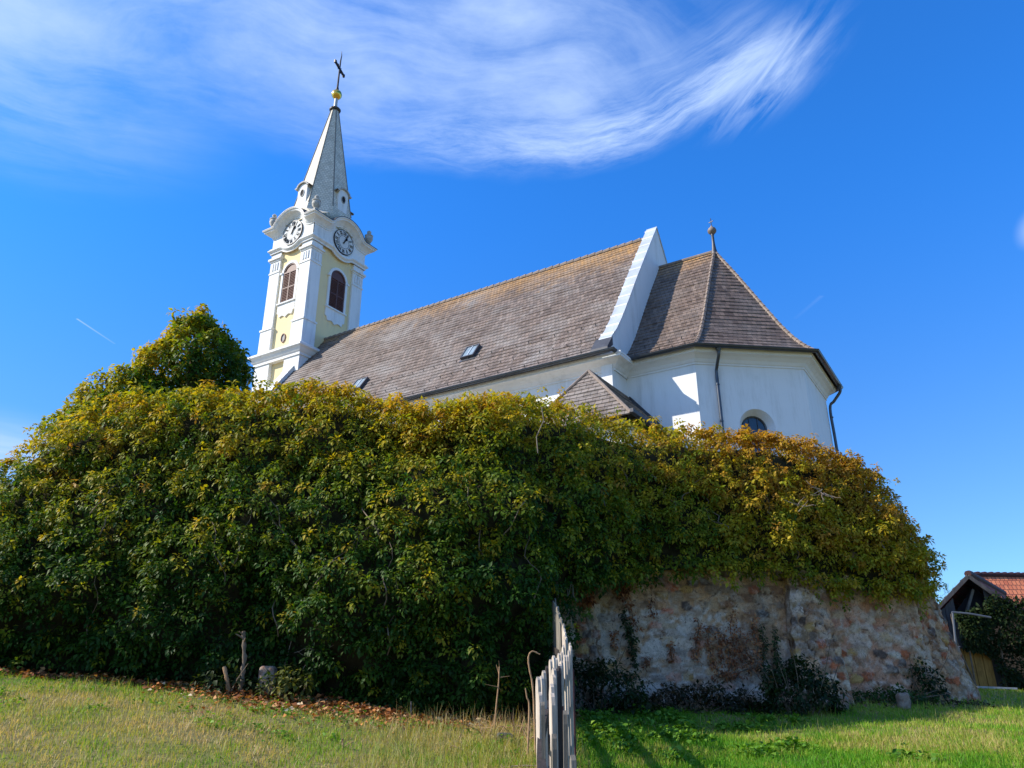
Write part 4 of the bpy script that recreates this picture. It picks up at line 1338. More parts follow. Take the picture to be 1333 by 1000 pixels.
# ------------------------------------------------------------------ tower
TS, TT = -34.42, 30.08
HX, HY = 1.86, 2.32
def face(k, ex=0.0):
    """returns fn(u, o, z)->(s,t,z) and half width for face k: 0 south,1 east,2 north,3 west; o = distance out of the nominal face"""
    if k == 0: return (lambda u, o, z: (TS + u, TT - HY - o, z)), HX
    if k == 1: return (lambda u, o, z: (TS + HX + o, TT + u, z)), HY
    if k == 2: return (lambda u, o, z: (TS - u, TT + HY + o, z)), HX
    return (lambda u, o, z: (TS - HX - o, TT - u, z)), HY
def fbox(mb, F, u0, u1, o0, o1, z0, z1):
    q = [F(u0, o1, z0), F(u1, o1, z0), F(u1, o0, z0), F(u0, o0, z0), F(u0, o1, z1), F(u1, o1, z1), F(u1, o0, z1), F(u0, o0, z1)]
    mb.hexa(q)
def ring(mb, F, inner, outer, o0, o1):
    n_ = len(inner)
    vs_ = [F(u, o1, z) for u, z in inner] + [F(u, o1, z) for u, z in outer] + [F(u, o0, z) for u, z in inner] + [F(u, o0, z) for u, z in outer]
    fs = []
    for i in range(n_ - 1):
        fs += [(i, i + 1, n_ + i + 1, n_ + i)[::-1], (i, 2 * n_ + i, 2 * n_ + i + 1, i + 1)[::-1], (n_ + i, n_ + i + 1, 3 * n_ + i + 1, 3 * n_ + i)[::-1]]
    mb.add(vs_, fs)
def plate(mb, F, poly, o0, o1):
    n_ = len(poly)
    mb.add([F(u, o1, z) for u, z in poly] + [F(u, o0, z) for u, z in poly], [tuple(range(n_))] + [(i, n_ + i, n_ + (i + 1) % n_, (i + 1) % n_) for i in range(n_)])

CZ, CRr = 26.98, 0.84
PW = 0.92         # corner pilaster width
mb = MB()
mb.box(TS - HX + 0.14, TS + HX - 0.14, TT - HY + 0.14, TT + HY - 0.14, 3.1, 27.6)
tower = sub(mb, 'tower_wall', M['yellow'])
# corner pilasters: one mesh per corner
for (cx_, cy_) in ((1, -1), (-1, -1), (1, 1), (-1, 1)):
    mb = MB()
    def cb(w_, o, z0, z1):
        x1 = TS + cx_ * (HX + o); x0 = TS + cx_ * (HX - w_); y1 = TT + cy_ * (HY + o); y0 = TT + cy_ * (HY - w_)
        mb.box(x0, x1, y0, y1, z0, z1)
    cb(PW, 0.0, 18.7, 25.9)
    cb(PW + 0.05, 0.06, 18.7, 20.35)
    cb(PW + 0.08, 0.11, 20.35, 20.47)
    cb(PW + 0.02, 0.04, 24.42, 24.52)
    cb(PW + 0.04, 0.05, 25.30, 25.42); cb(PW + 0.10, 0.14, 25.42, 25.56)
    cb(PW + 0.28, 0.10, 12.0, 18.2)
    # little guttae under the capital
    for F_k in (0, 1, 2, 3):
        F, hw = face(F_k)
        for sg in (-1, 1):
            ctr = sg * (hw - PW / 2)
            p_ = F(ctr, 0, 0)
            if (p_[0] - TS) * cx_ > 0 and (p_[1] - TT) * cy_ > 0:
                for j in range(3):
                    u0 = ctr - 0.27 + j * 0.22
                    fbox(mb, F, u0, u0 + 0.10, 0.0, 0.05, 24.64, 25.18)
    sub(mb, 'pilaster', M['white_tower'], tower)
# ledge between base and belfry
mb = MB()
def rect(o): return [(TS - HX - o, TT - HY - o), (TS + HX + o, TT - HY - o), (TS + HX + o, TT + HY + o), (TS - HX - o, TT + HY + o), (TS - HX - o, TT - HY - o)]
def sweep_rect(mb, base, steps):
    r_ = rect(base)
    rows = []
    for o, z in steps:
        rows.append([(TS - HX - base - o, TT - HY - base - o, z), (TS + HX + base + o, TT - HY - base - o, z), (TS + HX + base + o, TT + HY + base + o, z), (TS - HX - base - o, TT + HY + base + o, z)])
    vs_ = [p for r__ in rows for p in r__]; fs = []
    for i in range(len(rows) - 1):
        for k in range(4):
            fs.append((i * 4 + k, i * 4 + (k + 1) % 4, (i + 1) * 4 + (k + 1) % 4, (i + 1) * 4 + k))
    fs.append((0, 1, 2, 3)[::-1]); e_ = (len(rows) - 1) * 4; fs.append((e_, e_ + 1, e_ + 2, e_ + 3))
    mb.add(vs_, fs)
sweep_rect(mb, 0.0, [(0.05, 17.95), (0.17, 17.95), (0.17, 18.10), (0.24, 18.18), (0.34, 18.36), (0.46, 18.46), (0.46, 18.60), (0.40, 18.64), (0.08, 18.84)])
sub(mb, 'ledge', M['white_tower'], tower)
# window surrounds, louvres, aprons
for k in (0, 1):
    F, hw = face(k)
    uc = 0.03 if k == 0 else 0.22
    mb = MB()
    wi, wz0, wz1 = 0.60, 22.05, 24.20
    if k == 1: wi = 0.66
    inner = [(uc - wi, wz0)] + [(uc - wi * math.cos(a), wz1 + wi * math.sin(a)) for a in np.linspace(0, math.pi, 17)] + [(uc + wi, wz0)]
    wo2 = wi + 0.17
    outer = [(uc - wo2, wz0)] + [(uc - wo2 * math.cos(a), wz1 + wo2 * math.sin(a)) for a in np.linspace(0, math.pi, 17)] + [(uc + wo2, wz0)]
    ring(mb, F, inner, outer, -0.15, -0.05)
    # apron with scalloped lower edge, sill, imposts
    ap = [(uc - wo2, wz0)]
    for j in range(0, 25):
        x = -1 + 2 * j / 24
        zz2 = 21.20 - 0.22 * (1 - x * x) + 0.14 * abs(math.sin(x * math.pi * 1.5)) * (abs(x) < 0.67)
        ap.append((uc + x * wo2, zz2 + (0.18 if abs(x) > 0.8 else 0)))
    ap.append((uc + wo2, wz0))
    plate(mb, F, ap, -0.15, -0.06)
    fbox(mb, F, uc - wo2 - 0.06, uc + wo2 + 0.06, -0.14, 0.02, wz0 - 0.09, wz0 - 0.002)
    for sg in (-1, 1):
        fbox(mb, F, uc + sg * wo2 - 0.1, uc + sg * wo2 + 0.1, -0.13, 0.01, wz1 - 0.05, wz1 + 0.06)
    sub(mb, 'window_surround', M['white_tower'], tower)
    mb = MB()
    # back board, frame, slats
    plate(mb, F, [(u, z) for u, z in inner], -0.142, -0.132)
    ring(mb, F, [(uc + (u - uc) * 0.86, z if z < wz0 + .01 else wz1 + (z - wz1) * 0.86) for u, z in inner], [(uc + (u - uc) * .985, z if z < wz0 + .01 else wz1 + (z - wz1) * .985) for u, z in inner], -0.131, -0.085)
    fbox(mb, F, uc - 0.04, uc + 0.04, -0.131, -0.07, wz0, wz1 + 0.02)
    fbox(mb, F, uc - wi * 0.98, uc + wi * 0.98, -0.131, -0.075, wz1 - 0.06, wz1 + 0.04)
    fbox(mb, F, uc - wi * 0.98, uc + wi * 0.98, -0.131, -0.075, wz0 + 1.0, wz0 + 1.08)
    fbox(mb, F, uc - wi * 0.98, uc + wi * 0.98, -0.131, -0.075, wz0, wz0 + 0.08)
    lw = sub(mb, 'louvre_window', M['louvre'], tower)
    ns = 17
    for sg in (-1, 1):
        for j in range(ns):
            z = wz0 + 0.11 + j * (wz1 - wz0 - 0.22) / ns
            if abs(z + 0.05 - (wz0 + 1.04)) < 0.07: continue
            ua, ub = (uc - wi * 0.86, uc - 0.04) if sg < 0 else (uc + 0.04, uc + wi * 0.86)
            q = [F(ua, -0.075, z), F(ub, -0.075, z), F(ub, -0.125, z + 0.085), F(ua, -0.125, z + 0.085), F(ua, -0.068, z + 0.016), F(ub, -0.068, z + 0.016), F(ub, -0.118, z + 0.10), F(ua, -0.118, z + 0.10)]
            lw_mb = MB(); lw_mb.hexa(q)
            if 'slat_mb' not in dir(): slat_mb = None
            if j == 0 and sg == -1: slats = MB()
            slats.hexa(q)
    sub(slats, 'louvre_slats', M['louvre'], tower)
# oval windows
for k, z0 in ((0, 19.55),):
    F, hw = face(k)
    mb = MB()
    e_i = [(0.08 + 0.15 * math.cos(a), z0 + 0.25 * math.sin(a)) for a in np.linspace(0, 2 * math.pi, 25)]
    e_o = [(0.08 + 0.20 * math.cos(a), z0 + 0.31 * math.sin(a)) for a in np.linspace(0, 2 * math.pi, 25)]
    ring(mb, F, e_i, e_o, -0.15, -0.08)
    ov = sub(mb, 'oval_window', M['louvre'], tower)
    mb = MB(); plate(mb, F, e_i[:-1], -0.15, -0.13)
    sub(mb, 'oval_pane', M['urn'], tower)

# entablature: one continuous frieze dips under each clock, the cornice arches over it
def arc_path(hw, r, zflat, zc_, up, n_=16, uc=0.0):
    """polyline (u,z) for one face: flat, bulge round the clock (up or down), flat"""
    dz = abs(zflat - zc_)
    half = math.acos(min(0.999, dz / r)) if up == (zflat > zc_) else math.pi - math.acos(min(0.999, dz / r))
    pts = []
    for a in np.linspace(-half, half, n_ + 1):
        pts.append((uc + r * math.sin(a), zc_ + (r * math.cos(a) if up else -r * math.cos(a))))
    return [(-hw, zflat), (pts[0][0] - 0.16, zflat)] + [(pts[0][0] - 0.05, zflat + (0.03 if up else -0.03))] + pts + [(pts[-1][0] + 0.05, zflat + (0.03 if up else -0.03)), (pts[-1][0] + 0.16, zflat), (hw, zflat)]
def sweep_face(mb, k, path, steps, flip=False):
    """steps: (outward o, offset h along the path normal)"""
    F, hw = face(k); n_ = len(path); rows = []
    for i, (u, z) in enumerate(path):
        a = path[max(i - 1, 0)]; b = path[min(i + 1, n_ - 1)]
        du, dz = b[0] - a[0], b[1] - a[1]; l = math.hypot(du, dz); nu, nz2 = -dz / l, du / l
        if i in (0, n_ - 1): nu, nz2 = 0, 1
        row = []
        for o, h in steps:
            uu = u + nu * h
            if i == 0: uu = -hw - o
            if i == n_ - 1: uu = hw + o
            row.append(F(uu, o, z + nz2 * h))
        rows.append(row)
    kk = len(steps)
    mb.add([p for r_ in rows for p in r_], [(i * kk + j, (i + 1) * kk + j, (i + 1) * kk + j + 1, i * kk + j + 1) for i in range(n_ - 1) for j in range(kk - 1)])
def ogee(hw, r, r2, zflat, sign, uc):
    rise = abs((CZ + sign * r) - zflat); th = math.acos(1 - rise / (r + r2)); pts = []
    for a in np.linspace(0, th, 9):
        pts.append((r * math.sin(a), CZ + sign * r * math.cos(a)))
    ex_ = (r + r2) * math.sin(th)
    for a in np.linspace(th, 0, 7)[1:]:
        pts.append((ex_ - r2 * math.sin(a), zflat + sign * r2 * (1 - math.cos(a))))
    right = [(uc + u, z) for u, z in pts]; left = [(uc - u, z) for u, z in pts[::-1]][:-1]
    return [(-hw, zflat)] + left + right + [(hw, zflat)]
mbA = MB(); mbB = MB(); mbC = MB()
for k in range(4):
    F, hw = face(k); uc = 0.0 if k in (0, 2) else (0.22 if k == 1 else -0.22)
    lowp = ogee(hw, CRr + 0.40, 0.5, 26.06, -1, uc)
    topp = ogee(hw, CRr + 0.30, 0.55 if k in (0, 2) else 0.8, 27.2, 1, uc)
    # white plate between the two mouldings
    poly = [p for p in lowp] + [p for p in topp[::-1]]
    nL = len(lowp)
    # strip quads between lower and upper path, sampled at the same u
    us_ = sorted(set([round(x, 4) for x, _ in lowp] + [round(x, 4) for x, _ in topp]))
    def zat(path, u, up):
        best = None
        for (a, b) in zip(path[:-1], path[1:]):
            if min(a[0], b[0]) - 1e-6 <= u <= max(a[0], b[0]) + 1e-6:
                f = 0 if abs(b[0] - a[0]) < 1e-9 else (u - a[0]) / (b[0] - a[0]); z = a[1] + (b[1] - a[1]) * f
                best = z if best is None else (max(best, z) if up else min(best, z))
        return best
    for a, b in zip(us_[:-1], us_[1:]):
        if abs(b - a) < 1e-4: continue
        za0, zb0, za1, zb1 = zat(lowp, a, False), zat(lowp, b, False), zat(topp, a, True), zat(topp, b, True)
        mbC.add([F(a, 0.03, za0), F(b, 0.03, zb0), F(b, 0.03, zb1), F(a, 0.03, za1)], [(0, 1, 2, 3)])
        mbC.add([F(a, 0.03, za1), F(b, 0.03, zb1), F(b, -0.9, zb1), F(a, -0.9, za1)], [(0, 1, 2, 3)])
        mbC.add([F(a, 0.03, za0), F(b, 0.03, zb0), F(b, -0.2, zb0), F(a, -0.2, za0)], [(3, 2, 1, 0)])
    sweep_face(mbA, k, lowp, [(0.03, -0.14), (0.09, -0.14), (0.09, -0.04), (0.16, 0.0), (0.22, 0.06), (0.22, 0.13), (0.14, 0.17), (0.14, 0.24), (0.03, 0.27)])
    sweep_face(mbB, k, topp, [(0.03, -0.10), (0.08, -0.09), (0.08, -0.02), (0.15, 0.03), (0.19, 0.12), (0.33, 0.22), (0.47, 0.27), (0.47, 0.34), (0.56, 0.39), (0.56, 0.44), (-0.9, 0.50)])
sub(mbC, 'entablature', M['white_tower'], tower)
sub(mbA, 'frieze_moulding', M['white_tower'], tower, True)
sub(mbB, 'cornice', M['white_tower'], tower, True)
mbD = MB()
for k in range(4):
    F, hw = face(k); uc = 0.0 if k in (0, 2) else (0.22 if k == 1 else -0.22)
    topp = ogee(hw, CRr + 0.30, 0.55 if k in (0, 2) else 0.8, 27.2, 1, uc)
    sweep_face(mbD, k, topp, [(0.58, 0.445), (0.58, 0.48), (0.1, 0.56), (-0.95, 0.60)])
sub(mbD, 'cornice_flashing', M['lead'], tower)

# clocks: dial, ring, twelve roman numerals, two hands. They read about one o'clock.
def bar(mb, F, cu, cz, ang, r0, r1, x0, x1, wd, o0=0.115, o1=0.13):
    """bar from (x0,r0) to (x1,r1) in a frame turned so +r points along the hour direction"""
    c, s_ = math.cos(ang), math.sin(ang)
    def P(x, r_): return (cu + x * c + r_ * s_, cz - x * s_ + r_ * c)
    a = np.array(P(x0, r0)); b = np.array(P(x1, r1)); d = (b - a) / np.linalg.norm(b - a); nn = np.array([-d[1], d[0]]) * wd / 2
    pl = [tuple(a - nn), tuple(b - nn), tuple(b + nn), tuple(a + nn)]
    plate(mb, F, pl[::-1], o0, o1)
ROM = ['XII', 'I', 'II', 'III', 'IV', 'V', 'VI', 'VII', 'VIII', 'IX', 'X', 'XI']
for k in (0, 1):
    F, hw = face(k); cu = 0.0 if k == 0 else 0.22
    mb = MB()
    disc = [(cu + CRr * math.cos(a), CZ + CRr * math.sin(a)) for a in np.linspace(0, 2 * math.pi, 49)[:-1]]
    plate(mb, F, disc, 0.03, 0.11)
    cl_ = sub(mb, 'clock', M['dial'])
    cl_['label'] = 'white clock dial on the sunny face of the tower' if k == 0 else 'white clock dial on the shaded face of the tower'
    mb = MB(); cc = [(cu + CRr * 1.0 * math.cos(a), CZ + CRr * math.sin(a)) for a in np.linspace(0, 2 * math.pi, 49)]
    c2_ = [(cu + CRr * 1.05 * math.cos(a), CZ + CRr * 1.05 * math.sin(a)) for a in np.linspace(0, 2 * math.pi, 49)]
    ring(mb, F, cc, c2_, 0.03, 0.125)
    cc = [(cu + CRr * .52 * math.cos(a), CZ + CRr * .52 * math.sin(a)) for a in np.linspace(0, 2 * math.pi, 49)]
    c2_ = [(cu + CRr * .55 * math.cos(a), CZ + CRr * .55 * math.sin(a)) for a in np.linspace(0, 2 * math.pi, 49)]
    ring(mb, F, cc, c2_, 0.11, 0.118)
    sub(mb, 'dial_ring', M['iron'], cl_)
    for h in range(12):
        ang = h * math.pi / 6; s_ = ROM[h]
        wds = {'I': 0.075, 'V': 0.15, 'X': 0.15}; tot = sum(wds[c] for c in s_); sc = min(1.0, 0.36 / tot)
        x = -tot * sc / 2; mb = MB(); r0, r1 = CRr * 0.62, CRr * 0.94
        for c in s_:
            w_ = wds[c] * sc; m_ = x + w_ / 2
            if c == 'I': bar(mb, F, cu, CZ, ang, r0, r1, m_, m_, 0.030)
            elif c == 'V': bar(mb, F, cu, CZ, ang, r1, r0, m_ - w_ * .38, m_, 0.034); bar(mb, F, cu, CZ, ang, r1, r0, m_ + w_ * .38, m_, 0.028, 0.115, 0.127)
            else: bar(mb, F, cu, CZ, ang, r1, r0, m_ - w_ * .38, m_ + w_ * .38, 0.034); bar(mb, F, cu, CZ, ang, r1, r0, m_ + w_ * .38, m_ - w_ * .38, 0.028, 0.115, 0.127)
            x += w_
        sub(mb, 'numeral', M['black'], cl_)
    mb = MB(); bar(mb, F, cu, CZ, R(33), -0.12, 0.46, 0, 0, 0.075, 0.135, 0.15); bar(mb, F, cu, CZ, R(33), 0.28, 0.40, 0, 0, 0.15, 0.1345, 0.1505)
    sub(mb, 'hour_hand', M['black'], cl_)
    mb = MB(); bar(mb, F, cu, CZ, R(22), -0.18, 0.74, 0, 0, 0.05, 0.153, 0.166)
    sub(mb, 'minute_hand', M['black'], cl_)

# spire: low skirt, then slender eight-sided spire
mb = MB()
n8 = 8; a0 = math.pi / 8
def octo(rs, rt, z): return [(TS + rs / math.cos(a0) * math.cos(a0 + k * math.pi / 4), TT + rt / math.cos(a0) * math.sin(a0 + k * math.pi / 4), z) for k in range(8)]
def skirt(os_, ot, z, ch):
    x, y = os_, ot
    return [(TS + x, TT + y - ch, z), (TS + x - ch, TT + y, z), (TS - x + ch, TT + y, z), (TS - x, TT + y - ch, z), (TS - x, TT - y + ch, z), (TS - x + ch, TT - y, z), (TS + x - ch, TT - y, z), (TS + x, TT - y + ch, z)]
rings = [skirt(HX + 0.1, HY + 0.1, 27.74, 0.25), skirt(HX - 0.05, HY - 0.10, 28.2, 0.45)]
lv_ = [(1.84, 2.16, 28.75), (1.76, 2.03, 29.3)]
rings += [octo(*l) for l in lv_]
for f in np.linspace(0.04, 1, 40):
    r0_, t0_ = 1.74, 2.0
    rings.append(octo(r0_ * (1 - f) + 0.24 * f, t0_ * (1 - f) + 0.24 * f, 29.35 + (38.65 - 29.35) * f))
base = 0
vv = 0.0
for i in range(len(rings) - 1):
    vv2 = vv + math.dist(rings[i][0], rings[i + 1][0])
    for k in range(8):
        k2 = (k + 1) % 8
        a, b, c, d = rings[i][k], rings[i][k2], rings[i + 1][k2], rings[i + 1][k]
        wd0 = math.dist(a, b) / 2; wd1 = math.dist(d, c) / 2; off = k * 7.0
        mb.add([a, b, c, d], [(0, 1, 2, 3)], [[(off - wd0, vv), (off + wd0, vv), (off + wd1, vv2), (off - wd1, vv2)]])
    vv = vv2
spire = sub(mb, 'spire', M['spire'])
mb = MB()
for k in range(8):
    mb.tube([r_[k] for r_ in rings[3:]], [0.04] * (len(rings) - 4) + [0.03], 6)
sub(mb, 'spire_rib', M['spire'], spire)
# dormers on the four main faces
for k in range(4):
    F, hw = face(k)
    rad_ = 1.72 if k in (1, 3) else 1.98
    o_ = -(hw_o := (HX if k in (1, 3) else HY)) + rad_ + 0.02
    zb0, zt0 = 29.15, 30.70
    mb = MB()
    A_ = [(-0.42, zb0)] + [(-0.42 * math.cos(a), zt0 + 0.30 * math.sin(a)) for a in np.linspace(0, math.pi, 13)] + [(0.42, zb0)]
    plate(mb, F, A_, o_ - 0.75, o_ + 0.02)
    dm = sub(mb, 'dormer', M['white_tower'], spire)
    mb = MB()
    inn = [(-0.44 * math.cos(a), zt0 + 0.0 + 0.32 * math.sin(a)) for a in np.linspace(0, math.pi, 13)]
    inn = [(-0.60, zt0 - 0.04)] + inn + [(0.60, zt0 - 0.04)]
    ou = [(u * 1.12, z + 0.10) for u, z in inn]
    ring(mb, F, inn, ou, o_ - 0.8, o_ + 0.14)
    sub(mb, 'dormer_hood', M['urn'], spire)
    mb = MB(); ov_ = [(0.15 * math.cos(a), 30.25 + 0.24 * math.sin(a)) for a in np.linspace(0, 2 * math.pi, 21)[:-1]]
    plate(mb, F, ov_, o_ + 0.02, o_ + 0.028)
    sub(mb, 'dormer_hole', M['dark'], spire)
    mb = MB(); ring(mb, F, ov_ + ov_[:1], [(u * 1.25, 30.25 + (z - 30.25) * 1.22) for u, z in ov_ + ov_[:1]], o_ + 0.02, o_ + 0.06)
    sub(mb, 'dormer_hole_ring', M['urn'], spire)
# corner urns
for (cx_, cy_) in ((1, -1), (-1, -1), (1, 1), (-1, 1)):
    mb = MB()
    c0 = (TS + cx_ * (HX + 0.12), TT + cy_ * (HY + 0.12), 27.72)
    mb.lathe(c0, [(0.20, 0), (0.20, 0.22), (0.14, 0.26), (0.12, 0.34), (0.17, 0.42), (0.26, 0.58), (0.29, 0.74), (0.25, 0.84), (0.29, 0.88), (0.29, 0.93), (0.16, 1.0), (0.11, 1.08), (0.15, 1.16), (0.15, 1.24), (0.06, 1.34), (0.01, 1.38)], 14)
    sub(mb, 'urn', M['urn'], tower, True)
# finial: collar, stem, gold ball, cross
mb = MB(); mb.lathe((TS, TT, 38.5), [(0.26, 0), (0.40, 0.10), (0.42, 0.18), (0.36, 0.26), (0.12, 0.34)], 16)
fin = sub(mb, 'spire_finial', M['lead'], smooth=True)
mb = MB(); mb.lathe((TS, TT, 38.8), [(0.13, 0), (0.12, 0.9), (0.16, 0.95)], 12)
sub(mb, 'finial_stem', M['stem_white'], fin, True)
mb = MB(); mb.lathe((TS, TT, 39.68), [(0.12, 0), (0.24, 0.10), (0.36, 0.28), (0.38, 0.42), (0.33, 0.60), (0.2, 0.74), (0.08, 0.80), (0.08, 0.9)], 18)
sub(mb, 'gilded_ball', M['gold'], fin, True)
mb = MB()
CD = Vector((0.21, 0.98, 0)); CD = Vector((CD.x * CAx + CD.y * CAy, -CD.x * CAy + CD.y * CAx, 0)).normalized()
def crp(d, z): return (TS + CD.x * d, TT + CD.y * d, z)
mb.tube([crp(0, 40.5), crp(0.03, 43.3), crp(0.12, 43.9), crp(0.05, 44.3)], [0.075, 0.06, 0.035, 0.012], 8)
mb.beam(crp(-0.72, 42.55), crp(0.72, 42.55), 0.14, 0.13)
mb.lathe((TS, TT, 40.45), [(0.16, 0), (0.12, 0.1), (0.09, 0.3)], 10)
for d in (-0.72, 0.72): mb.beam(crp(d, 42.42), crp(d, 42.68), 0.18, 0.12)
mb.beam(crp(-0.25, 42.3), crp(0.25, 42.8), 0.05, 0.05); mb.beam(crp(0.25, 42.3), crp(-0.25, 42.8), 0.05, 0.05)
sub(mb, 'cross', M['iron'], fin)
#ENDCHURCH

# ------------------------------------------------------------------ picket fence
FY = [2.4, 2.7, 3.0, 3.5, 4.2, 5, 6, 7, 8, 9, 10, 11]
FX = [722, 716, 711, 704, 705, 711, 721, 730, 736, 732, 725, 719]
FT = [1005, 975, 945, 905, 885, 872, 860, 851, 842, 818, 798, 779]
fe = empty('picket_fence', (0.25, 6.5, float(gz(0.25, 6.5)[0])), 0,
           'old flaking white picket fence curving from the meadow to the ivy, seen end-on', 'fence')
FO = np.array(fe.location)
rg = np.random.default_rng(4)
y = 2.45; path = []
while y < 11.0:
    pxx = np.interp(y, FY, FX); pty = np.interp(y, FY, FT)
    r_ = ray(pxx, pty); P = r_ * (y / r_[1]); path.append((P[0], y, P[2]))
    y += (0.12 if y > 8.4 else 0.19) if y > 3.4 else 0.26
for i, (x, y, zt) in enumerate(path):
    z0 = float(gz(x, y)[0]) - 0.05
    zt = zt + rg.normal(0, 0.012)
    near = y < 3.6
    x += 0.045 if near else 0.02
    wd = 0.036 if near else 0.058; th = 0.016
    yaw = R(rg.uniform(72, 84)) if not near else R(rg.uniform(75, 95))
    if y > 8.4: yaw = R(72)
    # board direction: width axis
    wx, wy = math.cos(-yaw + math.pi / 2 + math.pi / 2), math.sin(-yaw + math.pi)
    wx, wy = math.cos(yaw), -math.sin(yaw)
    x += (0.030 if y < 8.4 else 0.005) * (1 if i % 2 else -1) + rg.normal(0, 0.004)
    dx, dy = -wy, wx
    mb = MB()
    prof_ = [(-wd / 2, z0), (wd / 2, z0), (wd / 2, zt - 0.05), (wd / 3, zt - 0.015), (0, zt), (-wd / 3, zt - 0.015), (-wd / 2, zt - 0.05)]
    lean = rg.normal(0, 0.012)
    def PP(u, z, o): k = (z - z0) * lean; return (x + wx * u + dx * o + k * 0.5, y + wy * u + dy * o + k, z)
    n_ = len(prof_)
    mb.add([PP(u, z, th / 2) for u, z in prof_] + [PP(u, z, -th / 2) for u, z in prof_], [tuple(range(n_)), tuple(range(n_, 2 * n_))[::-1]] + [(i_, n_ + i_, n_ + (i_ + 1) % n_, (i_ + 1) % n_) for i_ in range(n_)])
    o = mb.build('picket', M['gplank'] if (near or y > 9.2) else (M['dpicket'] if rg.random() < 0.16 else M['wpicket']), fe, FO)
for zr_ in (0.30, 0.62, 0.94):
    mb = MB(); pts = []
    for (x, y, zt) in path:
        pts.append((x - 0.004, y, float(gz(x, y)[0]) + zr_ + 0.0))
    for a, b in zip(pts[:-1], pts[1:]): mb.beam(a, b, 0.034, 0.07)
    mb.build('rail', M['dpicket'], fe, FO)
for yy in (3.3, 5.6, 8.0, 10.6):
    xx = np.interp(yy, [p[1] for p in path], [p[0] for p in path]) + 0.07; zg = float(gz(xx, yy)[0])
    mb = MB(); mb.tube([(xx, yy, zg - 0.1), (xx, yy, zg + 0.9)], 0.013, 8)
    mb.build('post', M['redpost'], fe, FO)

# ------------------------------------------------------------------ undergrowth bushes
def bush(name, label, cx_, cy_, Y, rx, ry, rz, n, seed, stops, L=0.075, cat='bush', twigs=14, group=None, drop=0.0, M_=None):
    C0 = atY(cx_, cy_, Y); g0 = float(gz(C0[0], C0[1])[0])
    e = empty(name, (C0[0], C0[1], g0), 0, label, cat, group)
    rg = np.random.default_rng(seed); O = np.array([C0[0], C0[1], g0])
    d = unit(rg.normal(0, 1, (n, 3))); d[:, 2] = np.abs(d[:, 2])
    rr = rg.uniform(0.55, 1.0, n) ** 0.5 * (1 + 0.35 * vnoise(d, 2.2, seed, 2))
    P = O + d * np.array([rx, ry, rz]) * rr[:, None] + rg.normal(0, 0.03, (n, 3))
    P[:, 2] = np.maximum(P[:, 2], gz(P[:, 0], P[:, 1]) + 0.03)
    t = np.clip(0.4 + 0.3 * vnoise(P, 2.5, seed + 1, 2) + rg.normal(0, 0.22, n), 0, 1)
    v, f, c = rosettes(P, unit(d + np.array([[0, 0, 0.4]]) + rg.normal(0, 0.4, d.shape)), np.full(n, 0.09), 7, L, pal(t, stops), seed=seed + 2)
    np_mesh('foliage', v - O, f, M_ or M['leaf'], e, cols=c)
    mb = MB()
    for k in range(twigs):
        a = rg.uniform(0, 6.28); rr_ = rg.uniform(0, 0.5)
        b = O + np.array([rx * rr_ * math.cos(a), ry * rr_ * math.sin(a), -0.03])
        dd = np.array([rx * math.cos(a), ry * math.sin(a), rz * 1.25]) * rg.uniform(0.5, 1.15)
        mb.tube([b, b + dd * 0.5 + rg.normal(0, 0.04, 3), b + dd + rg.normal(0, 0.05, 3)], [0.010, 0.008, 0.003], 5)
    mb.build('stem', M['bark'], e, O)
    return e
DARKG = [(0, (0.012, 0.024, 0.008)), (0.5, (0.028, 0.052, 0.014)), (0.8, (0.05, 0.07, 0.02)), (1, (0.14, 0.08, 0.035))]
BROWNG = [(0, (0.02, 0.024, 0.012)), (0.45, (0.045, 0.045, 0.02)), (0.7, (0.13, 0.075, 0.04)), (1, (0.26, 0.16, 0.09))]
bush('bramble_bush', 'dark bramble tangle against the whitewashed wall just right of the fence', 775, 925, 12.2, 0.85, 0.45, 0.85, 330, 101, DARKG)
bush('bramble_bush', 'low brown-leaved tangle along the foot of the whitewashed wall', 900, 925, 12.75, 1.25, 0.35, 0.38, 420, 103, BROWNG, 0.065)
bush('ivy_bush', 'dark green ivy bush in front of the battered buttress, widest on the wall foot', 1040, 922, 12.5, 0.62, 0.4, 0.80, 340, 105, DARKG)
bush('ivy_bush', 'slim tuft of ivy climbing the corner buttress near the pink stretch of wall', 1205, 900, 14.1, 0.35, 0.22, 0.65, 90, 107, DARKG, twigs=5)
bush('weed_clump', 'leafy green weeds at the foot of the pink stretch of wall', 1150, 905, 13.6, 0.9, 0.25, 0.20, 150, 109, [(0, (0.03, 0.07, 0.015)), (1, (0.08, 0.13, 0.03))], 0.07, 'weeds', 4)
bush('ivy_bush', 'ivy shoots creeping out at the foot of the big ivy beside the dead stem', 290, 905, 10.55, 0.45, 0.25, 0.30, 70, 111, DARKG, twigs=4)
bush('ivy_bush', 'yellowish ivy shoots hanging low beside the broken stone post', 372, 915, 10.5, 0.35, 0.25, 0.42, 80, 112, [(0, (0.03, 0.06, 0.012)), (0.6, (0.12, 0.13, 0.03)), (1, (0.26, 0.22, 0.04))], twigs=4)

